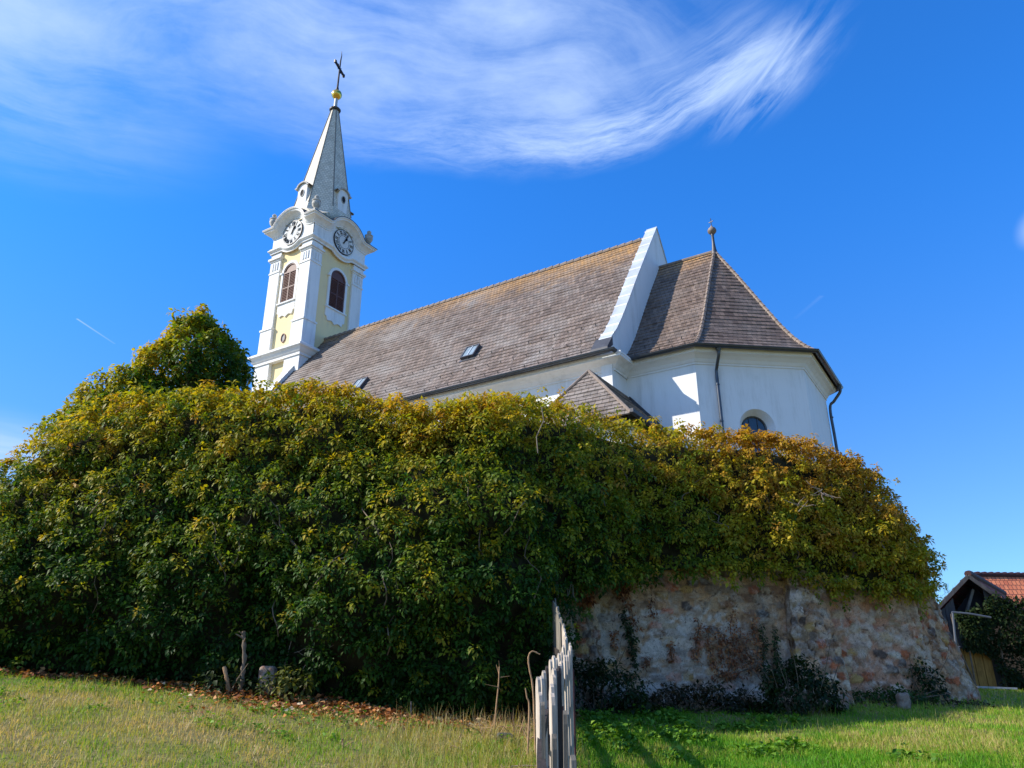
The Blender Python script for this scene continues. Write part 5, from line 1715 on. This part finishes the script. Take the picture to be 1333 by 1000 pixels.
# creepers on the wall
def creeper(label, strands, stops, seed, L=0.05, name='creeper', stem='bark'):
    rg = np.random.default_rng(seed)
    allp = []; strand_pts = []
    for (x0, y0, x1, y1, wd) in strands:
        n_ = max(5, int(math.hypot(x1 - x0, y1 - y0) / 3.5)); pts = []
        for q in np.linspace(0, 1, n_):
            xx = x0 + (x1 - x0) * q + wd * 0.8 * math.sin(q * 7 + x0); yy = y0 + (y1 - y0) * q
            # find the wall face along this column
            X = atY(xx, yy, 13.1)[0]
            j = int(np.argmin(abs(wc[:corner_w, 0] - X))); Yw = wc[j, 1] - np.interp(atY(xx, yy, 13.1)[2], [-0.9, 0, 3.4], [0.22, 0.05, -0.35]) - 0.075
            P = atY(xx, yy, Yw); pts.append(P)
            for r_ in range(3): allp.append(P + np.array([rg.normal(0, 0.012 * wd + .01), -abs(rg.normal(0, 0.02)), rg.normal(0, 0.03)]))
        strand_pts.append(pts)
    allp = np.array(allp); O = np.array([allp[:, 0].mean(), allp[:, 1].mean(), allp[:, 2].min()])
    e = empty(name, O, 0, label, 'creeper')
    t = np.clip(rg.uniform(0, 1, len(allp)), 0, 1)
    nrm = np.tile(np.array([[-0.1, -1, 0.1]]), (len(allp), 1)) + rg.normal(0, 0.3, (len(allp), 3))
    v, f, c = rosettes(allp, unit(nrm), np.full(len(allp), 0.05), 4, L, pal(t, stops), seed=seed)
    np_mesh('foliage', v - O, f, M['dryleaf'], e, cols=c)
    for pts in strand_pts:
        mb = MB(); mb.tube(pts, [0.010] * len(pts), 5); mb.build('stem', M[stem], e, O)
corner_w = int(np.argmax(wc[:, 0] > 6.9))
DEADC = [(0, (0.12, 0.045, 0.02)), (0.6, (0.32, 0.12, 0.05)), (1, (0.50, 0.22, 0.09))]
creeper('fan of withered brown creeper in the middle of the whitewashed wall', [(907, 860, 908, 808, 2), (925, 858, 921, 815, 2), (938, 862, 934, 820, 1.5), (948, 858, 944, 828, 2), (955, 862, 952, 800, 3), (968, 868, 962, 822, 4), (975, 862, 970, 830, 3), (985, 872, 982, 805, 3), (935, 880, 960, 862, 4), (950, 885, 985, 865, 5), (925, 862, 945, 880, 3)], DEADC, 201)
creeper('thin green ivy strand on the wall left of the brown creeper streaks', [(828, 870, 812, 795, 1.6), (826, 850, 818, 812, 2)], DARKG, 202)
creeper('short rusty creeper streaks under the ivy edge at the left of the wall', [(849, 802, 846, 783, 1.5), (800, 842, 799, 825, 1.2), (876, 862, 872, 838, 1.2), (838, 868, 842, 858, 2), (830, 820, 822, 800, 2)], DEADC, 203)
creeper('green ivy strands climbing beside the battered buttress', [(996, 885, 992, 815, 1.2), (1012, 872, 1008, 820, 1.0), (1050, 880, 1040, 825, 2.5), (1046, 860, 1038, 840, 3)], DARKG, 204)
creeper('hank of rust-brown dead creeper hanging where the ivy ends above the fence', [(756, 790, 762, 745, 3), (766, 785, 770, 745, 3), (812, 785, 808, 750, 3), (818, 770, 815, 750, 3)], DEADC, 205, 0.07)

# ------------------------------------------------------------------ dead stems, stones and odds and ends at the foot of the ivy
def stalk(label, pts, r0, r1, m, Y, name='dead_stem', cat='dead stem', knots=0.0, seed=1, side=0):
    rg = np.random.default_rng(seed)
    P = [atY(px_, py_, Y) for px_, py_ in pts]
    g0 = float(gz(P[0][0], P[0][1])[0]); P[0][2] = min(P[0][2], g0 + 0.0) - 0.03
    C = catm3(P, 6); C = [np.array(c) for c in C]
    rr = [(r0 + (r1 - r0) * i / (len(C) - 1)) * (1 + knots * math.sin(i * 1.9)) for i in range(len(C))]
    mb = MB(); O = np.array([P[0][0], P[0][1], g0])
    mb.tube([c + rg.normal(0, knots * r0 * 0.3, 3) for c in C], rr, 8)
    for k in range(side):
        c = C[rg.integers(len(C) // 3, len(C))]; d = unit(rg.normal(0, 1, 3) + np.array([0, 0, 0.6])) * rg.uniform(0.06, 0.16)
        mb.tube([c, c + d], [r1 * 0.7, r1 * 0.3], 5)
    o = mb.build(name, m, None, O, smooth=True); o.location = O
    tag(o, label, cat)
stalk('tall twisted dead stem standing at the foot of the ivy', [(312, 908), (316, 880), (318, 850), (317, 822)], 0.034, 0.022, M['bark'], 10.45, knots=0.3, side=3)
stalk('short pale brown broken stem left of the tall twisted one', [(299, 905), (296, 888), (292, 868)], 0.030, 0.024, M['drystalk'], 10.45, knots=0.1, seed=3)
stalk('hooked dry brown stalk arching over beside the near pickets', [(697, 935), (694, 900), (689, 870), (688, 855), (693, 848), (703, 852)], 0.011, 0.007, M['drystalk'], 8.6, name='dry_stalk', cat='dry stalk', knots=0.15, seed=4)
stalk('curled dead leaf stalk bending down below the hooked one', [(686, 935), (689, 922), (686, 908), (684, 896)], 0.012, 0.006, M['drystalk'], 8.5, name='dry_stalk', cat='dry stalk', seed=5)
stalk('thin dry weed stalk with a seed head in front of the dark ivy', [(643, 945), (646, 920), (649, 890), (650, 868)], 0.010, 0.007, M['drystalk'], 9.8, name='dry_stalk', cat='dry stalk', seed=6, side=5)
stalk('single dark dry stalk standing in the open meadow grass', [(449, 1005), (448, 990), (447, 975), (446, 962)], 0.012, 0.010, M['drystalk'], 8.5, name='dry_stalk', cat='dry stalk', knots=0.3, seed=7, side=2)
stalk('little pale upright stick in the leaf litter below the ivy', [(535, 935), (535, 925), (535, 913)], 0.010, 0.008, M['palebark'], 10.4, name='stick', cat='stick', seed=8)
# stone post stub
def rock(label, cx_, cy_, Y, rx, ry, rz, m, seed, name='stone', cat='stone'):
    C0 = atY(cx_, cy_, Y); bz = float(gz(C0[0], C0[1])[0]); O = np.array([C0[0], C0[1], bz])
    nu_, nv2 = 28, 18; V = []
    for j in range(nv2 + 1):
        th = math.pi * j / nv2
        for i in range(nu_):
            a = 2 * math.pi * i / nu_
            d = np.array([math.sin(th) * math.cos(a), math.sin(th) * math.sin(a), math.cos(th)])
            s_ = (np.sum(np.abs(d) ** 5)) ** (-1 / 5)
            V.append(d * s_ * np.array([rx, ry, rz]))
    V = np.array(V); V *= (1 + 0.16 * vnoise(V / max(rx, rz), 2.0, seed, 3))[:, None]
    V[:, 2] += rz * 0.85
    F_ = [(j * nu_ + i, (j + 1) * nu_ + i, (j + 1) * nu_ + (i + 1) % nu_, j * nu_ + (i + 1) % nu_) for j in range(nv2) for i in range(nu_)]
    o = np_mesh(name, V, np.array(F_), m, smooth=True); o.location = O
    tag(o, label, cat)
rock('reddish weathered stone post stub half hidden in the ivy', 346, 900, 10.62, 0.11, 0.10, 0.20, M['stone_p'], 5, 'stone_post', 'stone post')
rock('small pale rounded stone in the grass under the pink wall stretch', 1177, 918, 13.0, 0.09, 0.08, 0.13, M['stone_b'], 6)
rock('blocky stone at the foot of the battered buttress', 1092, 915, 12.75, 0.13, 0.10, 0.12, M['stone_b'], 9)
mb = MB(); c0 = atY(657, 944, 9.3); g0 = float(gz(c0[0], c0[1])[0])
o = None
mb.box(-0.085, 0.085, -0.05, 0.05, 0.0, 0.065); mb.box(-0.072, 0.072, -0.038, 0.038, 0.065, 0.075)
o = mb.build('tray', M['pipe'], None, (0, 0, 0), bevel=0.006); o.location = (c0[0], c0[1], g0 + 0.01); o.rotation_euler = (0.06, 0.05, 0.2)
tag(o, 'small grey plastic tray lying in the grass left of the fence', 'tray')
mb = MB(); a = atY(655, 1000, 7.9); b = atY(712, 991, 7.9); a[2] = gz(a[0], a[1])[0] + 0.03; b[2] = gz(b[0], b[1])[0] + 0.04
O = (a + b) / 2; mb.tube([a, O + np.array([0, 0, 0.01]), b], [0.008, 0.009, 0.007], 6)
o = mb.build('stick', M['palebark'], None, O); o.location = O
tag(o, 'thin pale stick lying in the grass at the foot of the pickets', 'stick')

#SHED
# ------------------------------------------------------------------ shed on the right
SY = 24.0
A = atY(1262, 750, SY)       # gable apex
shed = empty('shed', (A[0], A[1], -0.35), 0, 'dark weathered board shed with red tiled roof right of the wall corner', 'shed')
SO = np.array([A[0], A[1], -0.35])
ax_, az_ = A[0], A[2]
slope = 1.08
Ld = np.array([1.0, 0.55]) / math.hypot(1, 0.55)     # ridge direction: right and away
Gd = np.array([0.90, -0.10]); Gd = Gd / np.linalg.norm(Gd)      # gable width direction
gw_, gh = 2.35, 2.05
def sp(g_, l_, z): return (ax_ + Gd[0] * g_ + Ld[0] * l_, SY + Gd[1] * g_ + Ld[1] * l_, z)
Ez = az_ - gh
# use a gable that faces the camera, ridge running back to the right
Ld = np.array([0.62, 0.78])
mb = MB()
mb.add([sp(-gw_ + .2, 0, -0.9), sp(gw_ - .2, 0, -0.9), sp(gw_ - .2, 0, Ez), sp(-gw_ + .2, 0, Ez), sp(-gw_ + .2, 7, -0.9), sp(gw_ - .2, 7, -0.9), sp(gw_ - .2, 7, Ez), sp(-gw_ + .2, 7, Ez)],
       [(0, 3, 7, 4), (1, 5, 6, 2), (4, 7, 6, 5), (0, 1, 2, 3)])
sub_ = mb.build('wall', M['dplank'], shed, SO)
mb = MB()
for k in range(14):
    g0_ = -gw_ + 0.25 + k * (2 * gw_ - 0.5) / 14; g1_ = g0_ + (2 * gw_ - 0.5) / 14 - 0.02
    zt0 = az_ - gh * abs(g0_) / gw_ - 0.12; zt1 = az_ - gh * abs(g1_) / gw_ - 0.12
    if 5 <= k <= 7:
        zt0 = zt1 = Ez + 0.75
    mb.hexa([sp(g0_, -0.03, Ez - 0.1), sp(g1_, -0.03, Ez - 0.1), sp(g1_, 0, Ez - 0.1), sp(g0_, 0, Ez - 0.1), sp(g0_, -0.03, zt0), sp(g1_, -0.03, zt1), sp(g1_, 0, zt1), sp(g0_, 0, zt0)])
mb.build('gable_board', M['dplank'], shed, SO)
mb = MB()
mb.add([sp(-gw_ * 0.7, 0.35, Ez), sp(gw_ * 0.7, 0.35, Ez), sp(0, 0.35, az_ - 0.3)], [(0, 1, 2)])
mb.build('gable_opening', M['dark'], shed, SO)
mb = MB()
for (g_a, z_a, g_b, z_b) in ((-0.8, Ez, 0.0, az_ - 0.4), (-1.2, Ez + 0.1, 1.2, Ez + 0.1)):
    mb.beam(sp(g_a, 0.1, z_a), sp(g_b, 0.1, z_b), 0.07, 0.07)
mb.build('truss', M['gplank'], shed, SO)
mb = MB()
for sg in (-1, 1):
    P_ = []
    e0 = sp(sg * (gw_ + 0.15), -0.25, Ez - 0.12); e1 = sp(sg * (gw_ + 0.15), 7.2, Ez - 0.12); r0 = sp(0, -0.25, az_ + 0.03); r1 = sp(0, 7.2, az_ + 0.03)
    e0, e1, r0, r1 = [np.array(p) for p in (e0, e1, r0, r1)]
    nrow = 9
    for i in range(nrow):
        q0, q1 = i / nrow, (i + 1) / nrow
        a, b, c, d = e0 * (1 - q0) + r0 * q0, e1 * (1 - q0) + r1 * q0, e1 * (1 - q1) + r1 * q1, e0 * (1 - q1) + r0 * q1
        a[2] += 0.05; b[2] += 0.05; L_ = np.linalg.norm(r0 - e0)
        uv = [(0, q0 * L_), (7.4, q0 * L_), (7.4, q1 * L_), (0, q1 * L_)]
        mb.add([a, b, c, d], [(0, 1, 2, 3)], [uv])
        a2, b2 = a.copy(), b.copy(); a2[2] -= 0.06; b2[2] -= 0.06
        mb.add([a2, b2, b, a], [(0, 1, 2, 3)], [[(0, 0.1)] * 4])
rf = mb.build('roof', M['redroof'], shed, SO)
mb = MB()
for k in range(19):
    l0 = -0.25 + k * 0.39
    mb.tube([sp(0, l0, az_ + 0.04), sp(0, l0 + 0.42, az_ + 0.07)], [0.10, 0.12], 8)
mb.build('ridge_tile', M['orangeroof'], rf, SO)
mb = MB()
for sg in (-1, 1): mb.beam(sp(sg * (gw_ + 0.2), -0.27, Ez - 0.2), sp(0, -0.27, az_ - 0.03), 0.04, 0.11)
mb.build('barge_board', M['dplank'], shed, SO)
mb = MB()
D0 = atY(1253, 905, SY - 0.1); 
for k in range(5):
    x0 = D0[0] - 0.25 + k * 0.26
    mb.box(x0, x0 + 0.24, SY - 0.16, SY - 0.12, -0.5, 0.95 - 0.02 * k)
mb.build('door', M['yplank'], shed, SO)
# ivy on the shed front
def slab_ivy(name, label, X0, X1, Y, z0f, z1f, n, seed, stops, depth=0.35):
    rg = np.random.default_rng(seed)
    x = rg.uniform(X0, X1, n); q = rg.uniform(0, 1, n)
    z0_ = z0f(x); z1_ = z1f(x); z = z0_ + (z1_ - z0_) * q
    P = np.stack([x, Y - depth * (0.5 + 0.5 * vnoise(np.stack([x, z, z * 0], 1), 1.4, seed, 2)) * np.sin(np.clip(q, .05, .95) * math.pi) ** .4, z], 1)
    O = np.array([(X0 + X1) / 2, Y, float(gz((X0 + X1) / 2, Y)[0])])
    e = empty(name, O, 0, label, 'ivy')
    t = np.clip(0.35 + 0.3 * vnoise(P, 1.5, seed + 1, 2) + rg.normal(0, .2, n), 0, 1)
    v, f, c = rosettes(P, unit(np.array([[0, -1, 0.5]]) + rg.normal(0, .35, P.shape)), np.full(n, 0.17), 10, 0.13, pal(t, stops), seed=seed)
    np_mesh('foliage', v - O, f, M['leaf'], e, cols=c)
    mb = MB()
    for k in range(10):
        xx = rg.uniform(X0, X1); mb.tube([(xx, Y - .05, O[2] - .1), (xx + rg.normal(0, .2), Y - .1, O[2] + 1.2), (xx + rg.normal(0, .4), Y - .1, O[2] + 2.2)], [.03, .025, .01], 6)
    mb.build('vine_stem', M['bark'], e, O)
xa = atY(1250, 830, SY - .3)[0]; xb = atY(1400, 830, SY - .3)[0]
slab_ivy('shed_ivy', 'dark ivy spilling down the front of the shed over the ochre planks', xa, xb, SY - 0.25,
         lambda x: np.interp(x, [xa, xa + 0.9, xa + 1.0, xb], [0.95, 0.75, -0.2, -0.35]), lambda x: np.interp(x, [xa, xa + 0.8, xa + 1.2, xb], [1.95, 2.1, 2.5, 2.0]), 900, 301, DARKG)
# pipe frame in front
pf = empty('pipe_frame', (atY(1241, 905, 22.5)[0], 22.5, -0.35), 0, 'grey pipe frame standing in front of the dark shed gable', 'pipe frame')
PO = np.array(pf.location)
mb = MB(); mb.tube([atY(1240, 797, 22.5), atY(1247, 868, 22.5), atY(1250, 905, 22.5)], 0.03, 8)
mb.build('upright', M['pipe'], pf, PO)
mb = MB(); mb.tube([atY(1239, 797, 22.5), atY(1262, 799, 22.4), atY(1290, 804, 22.3)], 0.03, 8)
mb.build('crossbar', M['pipe'], pf, PO)
mb = MB(); mb.tube([atY(1239, 842, 22.5), atY(1250, 842, 22.45)], 0.02, 8)
mb.build('crossbar', M['pipe'], pf, PO)
mb = MB(); a = atY(1272, 906, 22.0); b = atY(1325, 915, 22.0); a[2] = gz(a[0], 22)[0] + .1; b[2] = gz(b[0], 22)[0] + .1; O = (a + b) / 2
mb.beam(a, b, 0.25, 0.05)
o = mb.build('board', M['whiteboard'], None, O); o.location = O
tag(o, 'pale board lying on the ground in front of the shed', 'board')

# orange-roofed house behind the shed
HY_ = 36.0
hp = atY(1300, 745, HY_); hq = atY(1420, 738, HY_)
house = empty('house', (hp[0] + 4, HY_ + 2, -0.5), 0, 'house with a bright orange tiled roof peeking over the shed', 'house')
HO = np.array(house.location)
mb = MB()
r0 = np.array([hp[0] + 0.2, HY_ + 2.5, hp[2] * 1.04]); r1 = r0 + np.array([12, 3.0, 0.25])
e0 = np.array([hp[0] - 1.0, HY_ - 0.5, hp[2] - 2.6]); e1 = e0 + np.array([13, 3, 0])
f0 = np.array([hp[0] - 1.0, HY_ + 5.5, hp[2] - 2.6]); f1 = f0 + np.array([13, 3, 0])
for (E0, E1, R0, R1) in ((e0, e1, r0, r1), (f0, f1, r0, r1)):
    mb.add([E0, E1, R1, R0], [(0, 1, 2, 3)], [[(0, 0), (13, 0), (13, 4), (0, 4)]])
mb.add([e0, r0, f0], [(0, 1, 2)], [[(0, 0), (2, 4), (5, 0)]])
mb.build('roof', M['orangeroof'], house, HO)
mb = MB(); mb.box(hp[0] - 0.5, hp[0] + 12, HY_ + 3.2, HY_ + 5, -0.8, hp[2] - 2.2)
mb.build('wall', M['white'], house, HO)
mb = MB()
for k in range(30):
    q = k / 30; p = r0 * (1 - q) + r1 * q; p2 = r0 * (1 - q - .036) + r1 * (q + .036)
    mb.tube([p, p2 + np.array([0, 0, .04])], [0.12, 0.15], 8)
mb.build('ridge_tile', M['orangeroof'], house, HO)

# bare shrubs between wall and shed
def bare(name, label, cx_, base_y, Y, h, spread, seed, cat='shrub'):
    B0 = atY(cx_, base_y, Y); B0[2] = float(ground_z(B0[0], B0[1])); rg = np.random.default_rng(seed)
    mb = MB(); O = B0.copy(); e = empty(name, O, 0, label, cat, 'bare shrubs behind the wall corner')
    def grow(p, d, l, r_, dep):
        p2 = p + d * l; mid = (p + p2) / 2 + rg.normal(0, l * 0.05, 3)
        mb.tube([p, mid, p2], [r_, r_ * .85, r_ * .65], 5 if dep > 2 else 4, cap=False)
        if dep == 0: return
        for k in range(rg.integers(2, 4)):
            grow(p + (p2 - p) * rg.uniform(0.5, 1), unit(d + rg.normal(0, spread, 3) + np.array([0, 0, .12])), l * rg.uniform(.55, .85), r_ * .6, dep - 1)
    for k in range(7):
        grow(B0 + rg.normal(0, .15, 3) * np.array([1, 1, 0]), unit(np.array([rg.normal(0, .35), rg.normal(0, .35), 1])), h * .36, 0.045, 5)
    mb.build('branches', M['bark'], e, O)
bare('bare_shrub', 'bare leafless shrub right against the leaning corner buttress', 1222, 880, 28.0, 3.8, 0.42, 401)
bare('bare_shrub', 'bare leafless shrub close to the left slope of the shed roof', 1243, 880, 31.0, 4.2, 0.42, 402)
# distant blue hill
hx = np.linspace(-900, 2200, 120); hz = 30 + 55 * (0.5 + 0.5 * vnoise(np.stack([hx, hx * 0, hx * 0], 1), 0.0022, 8, 3)) + np.where(hx > 500, 10, 0)
V = []; F_ = []
for j, (yy, k) in enumerate(((1500, 0.0), (1650, 0.55), (1850, 1.0), (2200, 0.6), (2500, 0.0))):
    for i in range(len(hx)): V.append((hx[i], yy + 80 * math.sin(hx[i] * .003), -8 + hz[i] * k))
nh_ = len(hx)
for j in range(4):
    for i in range(nh_ - 1): F_.append((j * nh_ + i, j * nh_ + i + 1, (j + 1) * nh_ + i + 1, (j + 1) * nh_ + i))
hl = np_mesh('hills', np.array(V), np.array(F_), simple('wooded_hill', (0.10, 0.13, 0.15), 1.0, 0, 0.3, 0.01), smooth=True)
tag(hl, 'low wooded hills on the horizon', 'hills', kind='structure')

#GRASS
# ------------------------------------------------------------------ grass, litter, weeds
def ivy_front_y(x):
    return np.interp(x, ivc[:corner, 0], ivc[:corner, 1])
def blades(n, x0, x1, y0, y1, hmin, hmax, wd, seed, colfn, cond=None, flat=0.35):
    rg = np.random.default_rng(seed)
    y = y0 + (y1 - y0) * rg.random(n) ; x = rg.uniform(x0, x1, n)
    k = np.ones(n, bool)
    if cond is not None: k = cond(x, y, rg)
    x, y = x[k], y[k]; n = len(x)
    z = gz(x, y)
    a = rg.uniform(0, 6.283, n); ln = rg.uniform(hmin, hmax, n) * (0.7 + 0.6 * (0.5 + 0.5 * vnoise(np.stack([x, y, x * 0], 1), 1.6, seed, 2)))
    lean = np.abs(rg.normal(0, flat, n)); la = rg.uniform(0, 6.283, n)
    B = np.stack([x, y, z - 0.01], 1); s_ = np.stack([np.cos(a), np.sin(a), a * 0], 1) * (wd * rg.uniform(.6, 1.3, n))[:, None]
    d = np.stack([np.cos(la) * lean, np.sin(la) * lean, np.ones(n)], 1); d = unit(d)
    d2 = unit(d + np.stack([np.cos(la) * lean, np.sin(la) * lean, -lean * 0.8], 1) * 1.2)
    m1 = B + d * (ln * .55)[:, None]; tp = m1 + d2 * (ln * .5)[:, None]
    V = np.stack([B - s_ / 2, B + s_ / 2, m1 + s_ * .35, m1 - s_ * .35, tp], 1)
    c = colfn(x, y, n, rg)
    i = np.arange(n)[:, None] * 5
    F = np.concatenate([i + np.array([[0, 1, 2]]), i + np.array([[0, 2, 3]]), i + np.array([[3, 2, 4]])], 1).reshape(-1, 3)
    return V.reshape(-1, 3), F, np.repeat(c, 5, axis=0)
GL = [(0, (0.085, 0.26, 0.010)), (0.3, (0.20, 0.34, 0.022)), (0.55, (0.34, 0.345, 0.065)), (0.8, (0.45, 0.36, 0.14)), (1, (0.52, 0.38, 0.22))]
def gcol(x, y, n, rg):
    P = np.stack([x, y, x * 0], 1)
    t = 0.56 + 0.40 * vnoise(P, 0.6, 71, 2) + 0.50 * vnoise(P, 2.6, 72, 3) + rg.normal(0, .2, n)
    t = t - 0.40 * np.clip((x - 0.35) / 0.5, 0, 1) + 0.16 * np.clip((x - 3) / 3, 0, 1)
    t = t + 0.35 * np.exp(-((x + 4.6) ** 2 / 1.6 + (y - 9.55) ** 2 / 0.15)) + 0.15 * np.exp(-((x + 0.1) ** 2 / 0.5 + (y - 8.5) ** 2 / 3))
    return pal(np.clip(t, 0, 1), GL)
def tuft_keep(x, y, rg):
    P = np.stack([x, y, x * 0], 1)
    return vis_keep(x, y, rg) & (vnoise(P, 2.0, 88, 2) + 0.3 * vnoise(P, 7.0, 89, 1) > 0.12)
def vis_keep(x, y, rg):
    # only where the meadow is open; thin out away from the wedge that can be seen
    lw = np.interp(x, [-8, -6, -5.2, -4.6, -3.4, -0.8, 0.3, 1.2], [.3, .3, .15, .3, .75, .6, .4, .0])
    front = (y < np.where(x < 7.8, ivy_front_y(x) + 0.5, 40)) & ((y < ivy_front_y(x) - lw * rg.uniform(.5, 1.3, len(x))) | (rg.random(len(x)) < .18) | (x > 1))
    side = np.abs(x) < y * 0.80 + 1.5
    return front & side
VA, FA, CA = [], [], []; nb2 = 0
for (n, x0, x1, y0, y1, h0, h1, wd, sd_, fl_) in ((215000, -9.5, 9.5, 6.0, 13.4, .035, .085, .0085, 1, .45), (60000, -0.5, 7.5, 6.5, 10.4, .05, .11, .0085, 6, .5), (26000, -9, 9, 3.0, 6.2, .04, .09, .009, 2, .45), (30000, 4, 22, 13, 25, .06, .13, .018, 3, .4), (17000, -9.5, 9.5, 6.0, 13.4, .09, .19, .008, 4, .6), (3500, -1.4, 0.75, 6.5, 11.2, .12, .30, .007, 5, .5)):
    v, f, c = blades(n, x0, x1, y0, y1, h0, h1, wd, sd_, gcol, tuft_keep if sd_ == 4 else vis_keep, fl_)
    if sd_ == 4:
        pass
    if sd_ == 5: c = c * 0.4 + np.array([0.36, 0.27, 0.13]) * 0.6
    VA.append(v); FA.append(f + nb2); CA.append(c); nb2 += len(v)
gr = np_mesh('grass', np.concatenate(VA), np.concatenate(FA), M['grassblade'], cols=np.concatenate(CA))
tag(gr, 'short meadow grass, dry and yellowish left of the fence, greener right of it', 'grass', kind='stuff')

def flat_leaves(n, xyf, seed, L0, L1, stops, name, label, cat, m, lift=0.02, tilt=0.5, up=0.0):
    rg = np.random.default_rng(seed)
    x, y = xyf(rg, n); n = len(x)
    z = gz(x, y) + np.abs(rg.normal(0, lift, n)) + 0.006
    B = np.stack([x, y, z], 1); a = rg.uniform(0, 6.283, n)
    d = np.stack([np.cos(a), np.sin(a), rg.normal(up, tilt * .6, n)], 1)
    nn = unit(np.array([[0, 0, 1.]]) + rg.normal(0, tilt, (n, 3)))
    Ls = rg.uniform(L0, L1, n)
    t = np.clip(rg.uniform(0, 1, n) + 0.2 * vnoise(B, 1.5, seed, 1), 0, 1)
    v, f, c = leaf_mesh(B, d, nn, Ls, Ls * rg.uniform(.55, .85, n), pal(t, stops))
    o = np_mesh(name, v, f, m, cols=c); tag(o, label, cat, kind='stuff')
LIT = [(0, (0.12, 0.045, 0.02)), (0.4, (0.30, 0.105, 0.035)), (0.7, (0.50, 0.20, 0.06)), (0.9, (0.46, 0.27, 0.12)), (1, (0.55, 0.45, 0.30))]
def lit_xy(rg, n):
    x = rg.uniform(-8, 1.2, n)
    dens = np.interp(x, [-8, -6, -5.2, -4.2, -2.5, -0.8, 0.3, 1.2], [.6, .7, .3, .7, 1, .9, .5, .3])
    k = rg.random(n) < dens; x = x[k]
    wd = np.interp(x, [-8, -4.8, -3.6, -2, 0.5], [.45, .45, 1.3, 1.1, .7])
    y = ivy_front_y(x) - 0.05 - np.abs(rg.normal(0, .4, len(x))) * wd + rg.uniform(0, .25, len(x))
    return x, y
flat_leaves(9000, lit_xy, 501, .045, .085, LIT, 'leaf_litter', 'rusty brown fallen leaves along the foot of the ivy', 'fallen leaves', M['dryleaf'], .035)
def lit2(rg, n):
    x = rg.uniform(0.6, 8.0, n); y = np.interp(x, wc[:corner_w, 0], wc[:corner_w, 1]) - np.abs(rg.normal(.25, .35, n)); return x, y
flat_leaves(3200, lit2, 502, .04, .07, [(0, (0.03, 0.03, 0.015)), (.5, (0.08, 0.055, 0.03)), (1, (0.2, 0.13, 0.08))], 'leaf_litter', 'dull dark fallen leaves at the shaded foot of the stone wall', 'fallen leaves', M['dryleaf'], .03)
WG = [(0, (0.05, 0.14, 0.010)), (.6, (0.11, 0.25, 0.018)), (1, (0.22, 0.36, 0.04))]
def weed_xy(rg, n):
    c = np.stack([rg.uniform(.75, 4.6, 70), rg.uniform(8.6, 12.0, 70)], 1)
    c = c[(c[:, 0] < 2.4) | (rg.random(70) < .3)]
    k = rg.integers(0, len(c), n); r_ = np.abs(rg.normal(0, .14, n)); a = rg.uniform(0, 6.28, n)
    return c[k, 0] + r_ * np.cos(a), c[k, 1] + r_ * np.sin(a)
flat_leaves(4500, weed_xy, 503, .04, .085, WG, 'meadow_weeds', 'low broad-leaved green weeds in the grass right of the fence', 'weeds', M['grassblade'], .045, .5, .5)
def weed2(rg, n):
    c = np.stack([rg.uniform(-8, 0.4, 60), rg.uniform(8.4, 10.8, 60)], 1)
    k = rg.integers(0, 60, n); r_ = np.abs(rg.normal(0, .13, n)); a = rg.uniform(0, 6.28, n)
    return c[k, 0] + r_ * np.cos(a), c[k, 1] + r_ * np.sin(a)
flat_leaves(1500, weed2, 504, .03, .06, WG, 'meadow_weeds', 'scattered small green weeds in the dry grass left of the fence', 'weeds', M['grassblade'], .03, .5, .4)
# dry stalk tangle beside the fence foot
rg = np.random.default_rng(9)
dc = atY(668, 935, 9.6); dO = np.array([dc[0], dc[1], float(gz(dc[0], dc[1])[0])])
de = empty('dry_stalks', dO, 0, 'tangle of broken dry brown stalks at the foot of the ivy left of the fence', 'dry stalks')
for k in range(60):
    b = dO + np.array([rg.normal(0, .28), rg.normal(0, .3), 0]); b[2] = gz(b[0], b[1])[0] - .02
    d = unit(np.array([rg.normal(0, .7), rg.normal(0, .5), 1])) * rg.uniform(.12, .42)
    mb = MB(); mb.tube([b, b + d * .6, b + d + np.array([rg.normal(0, .06), 0, -rg.uniform(0, .12)])], [.006, .005, .003], 4)
    mb.build('stalk', M['drystalk'], de, dO)
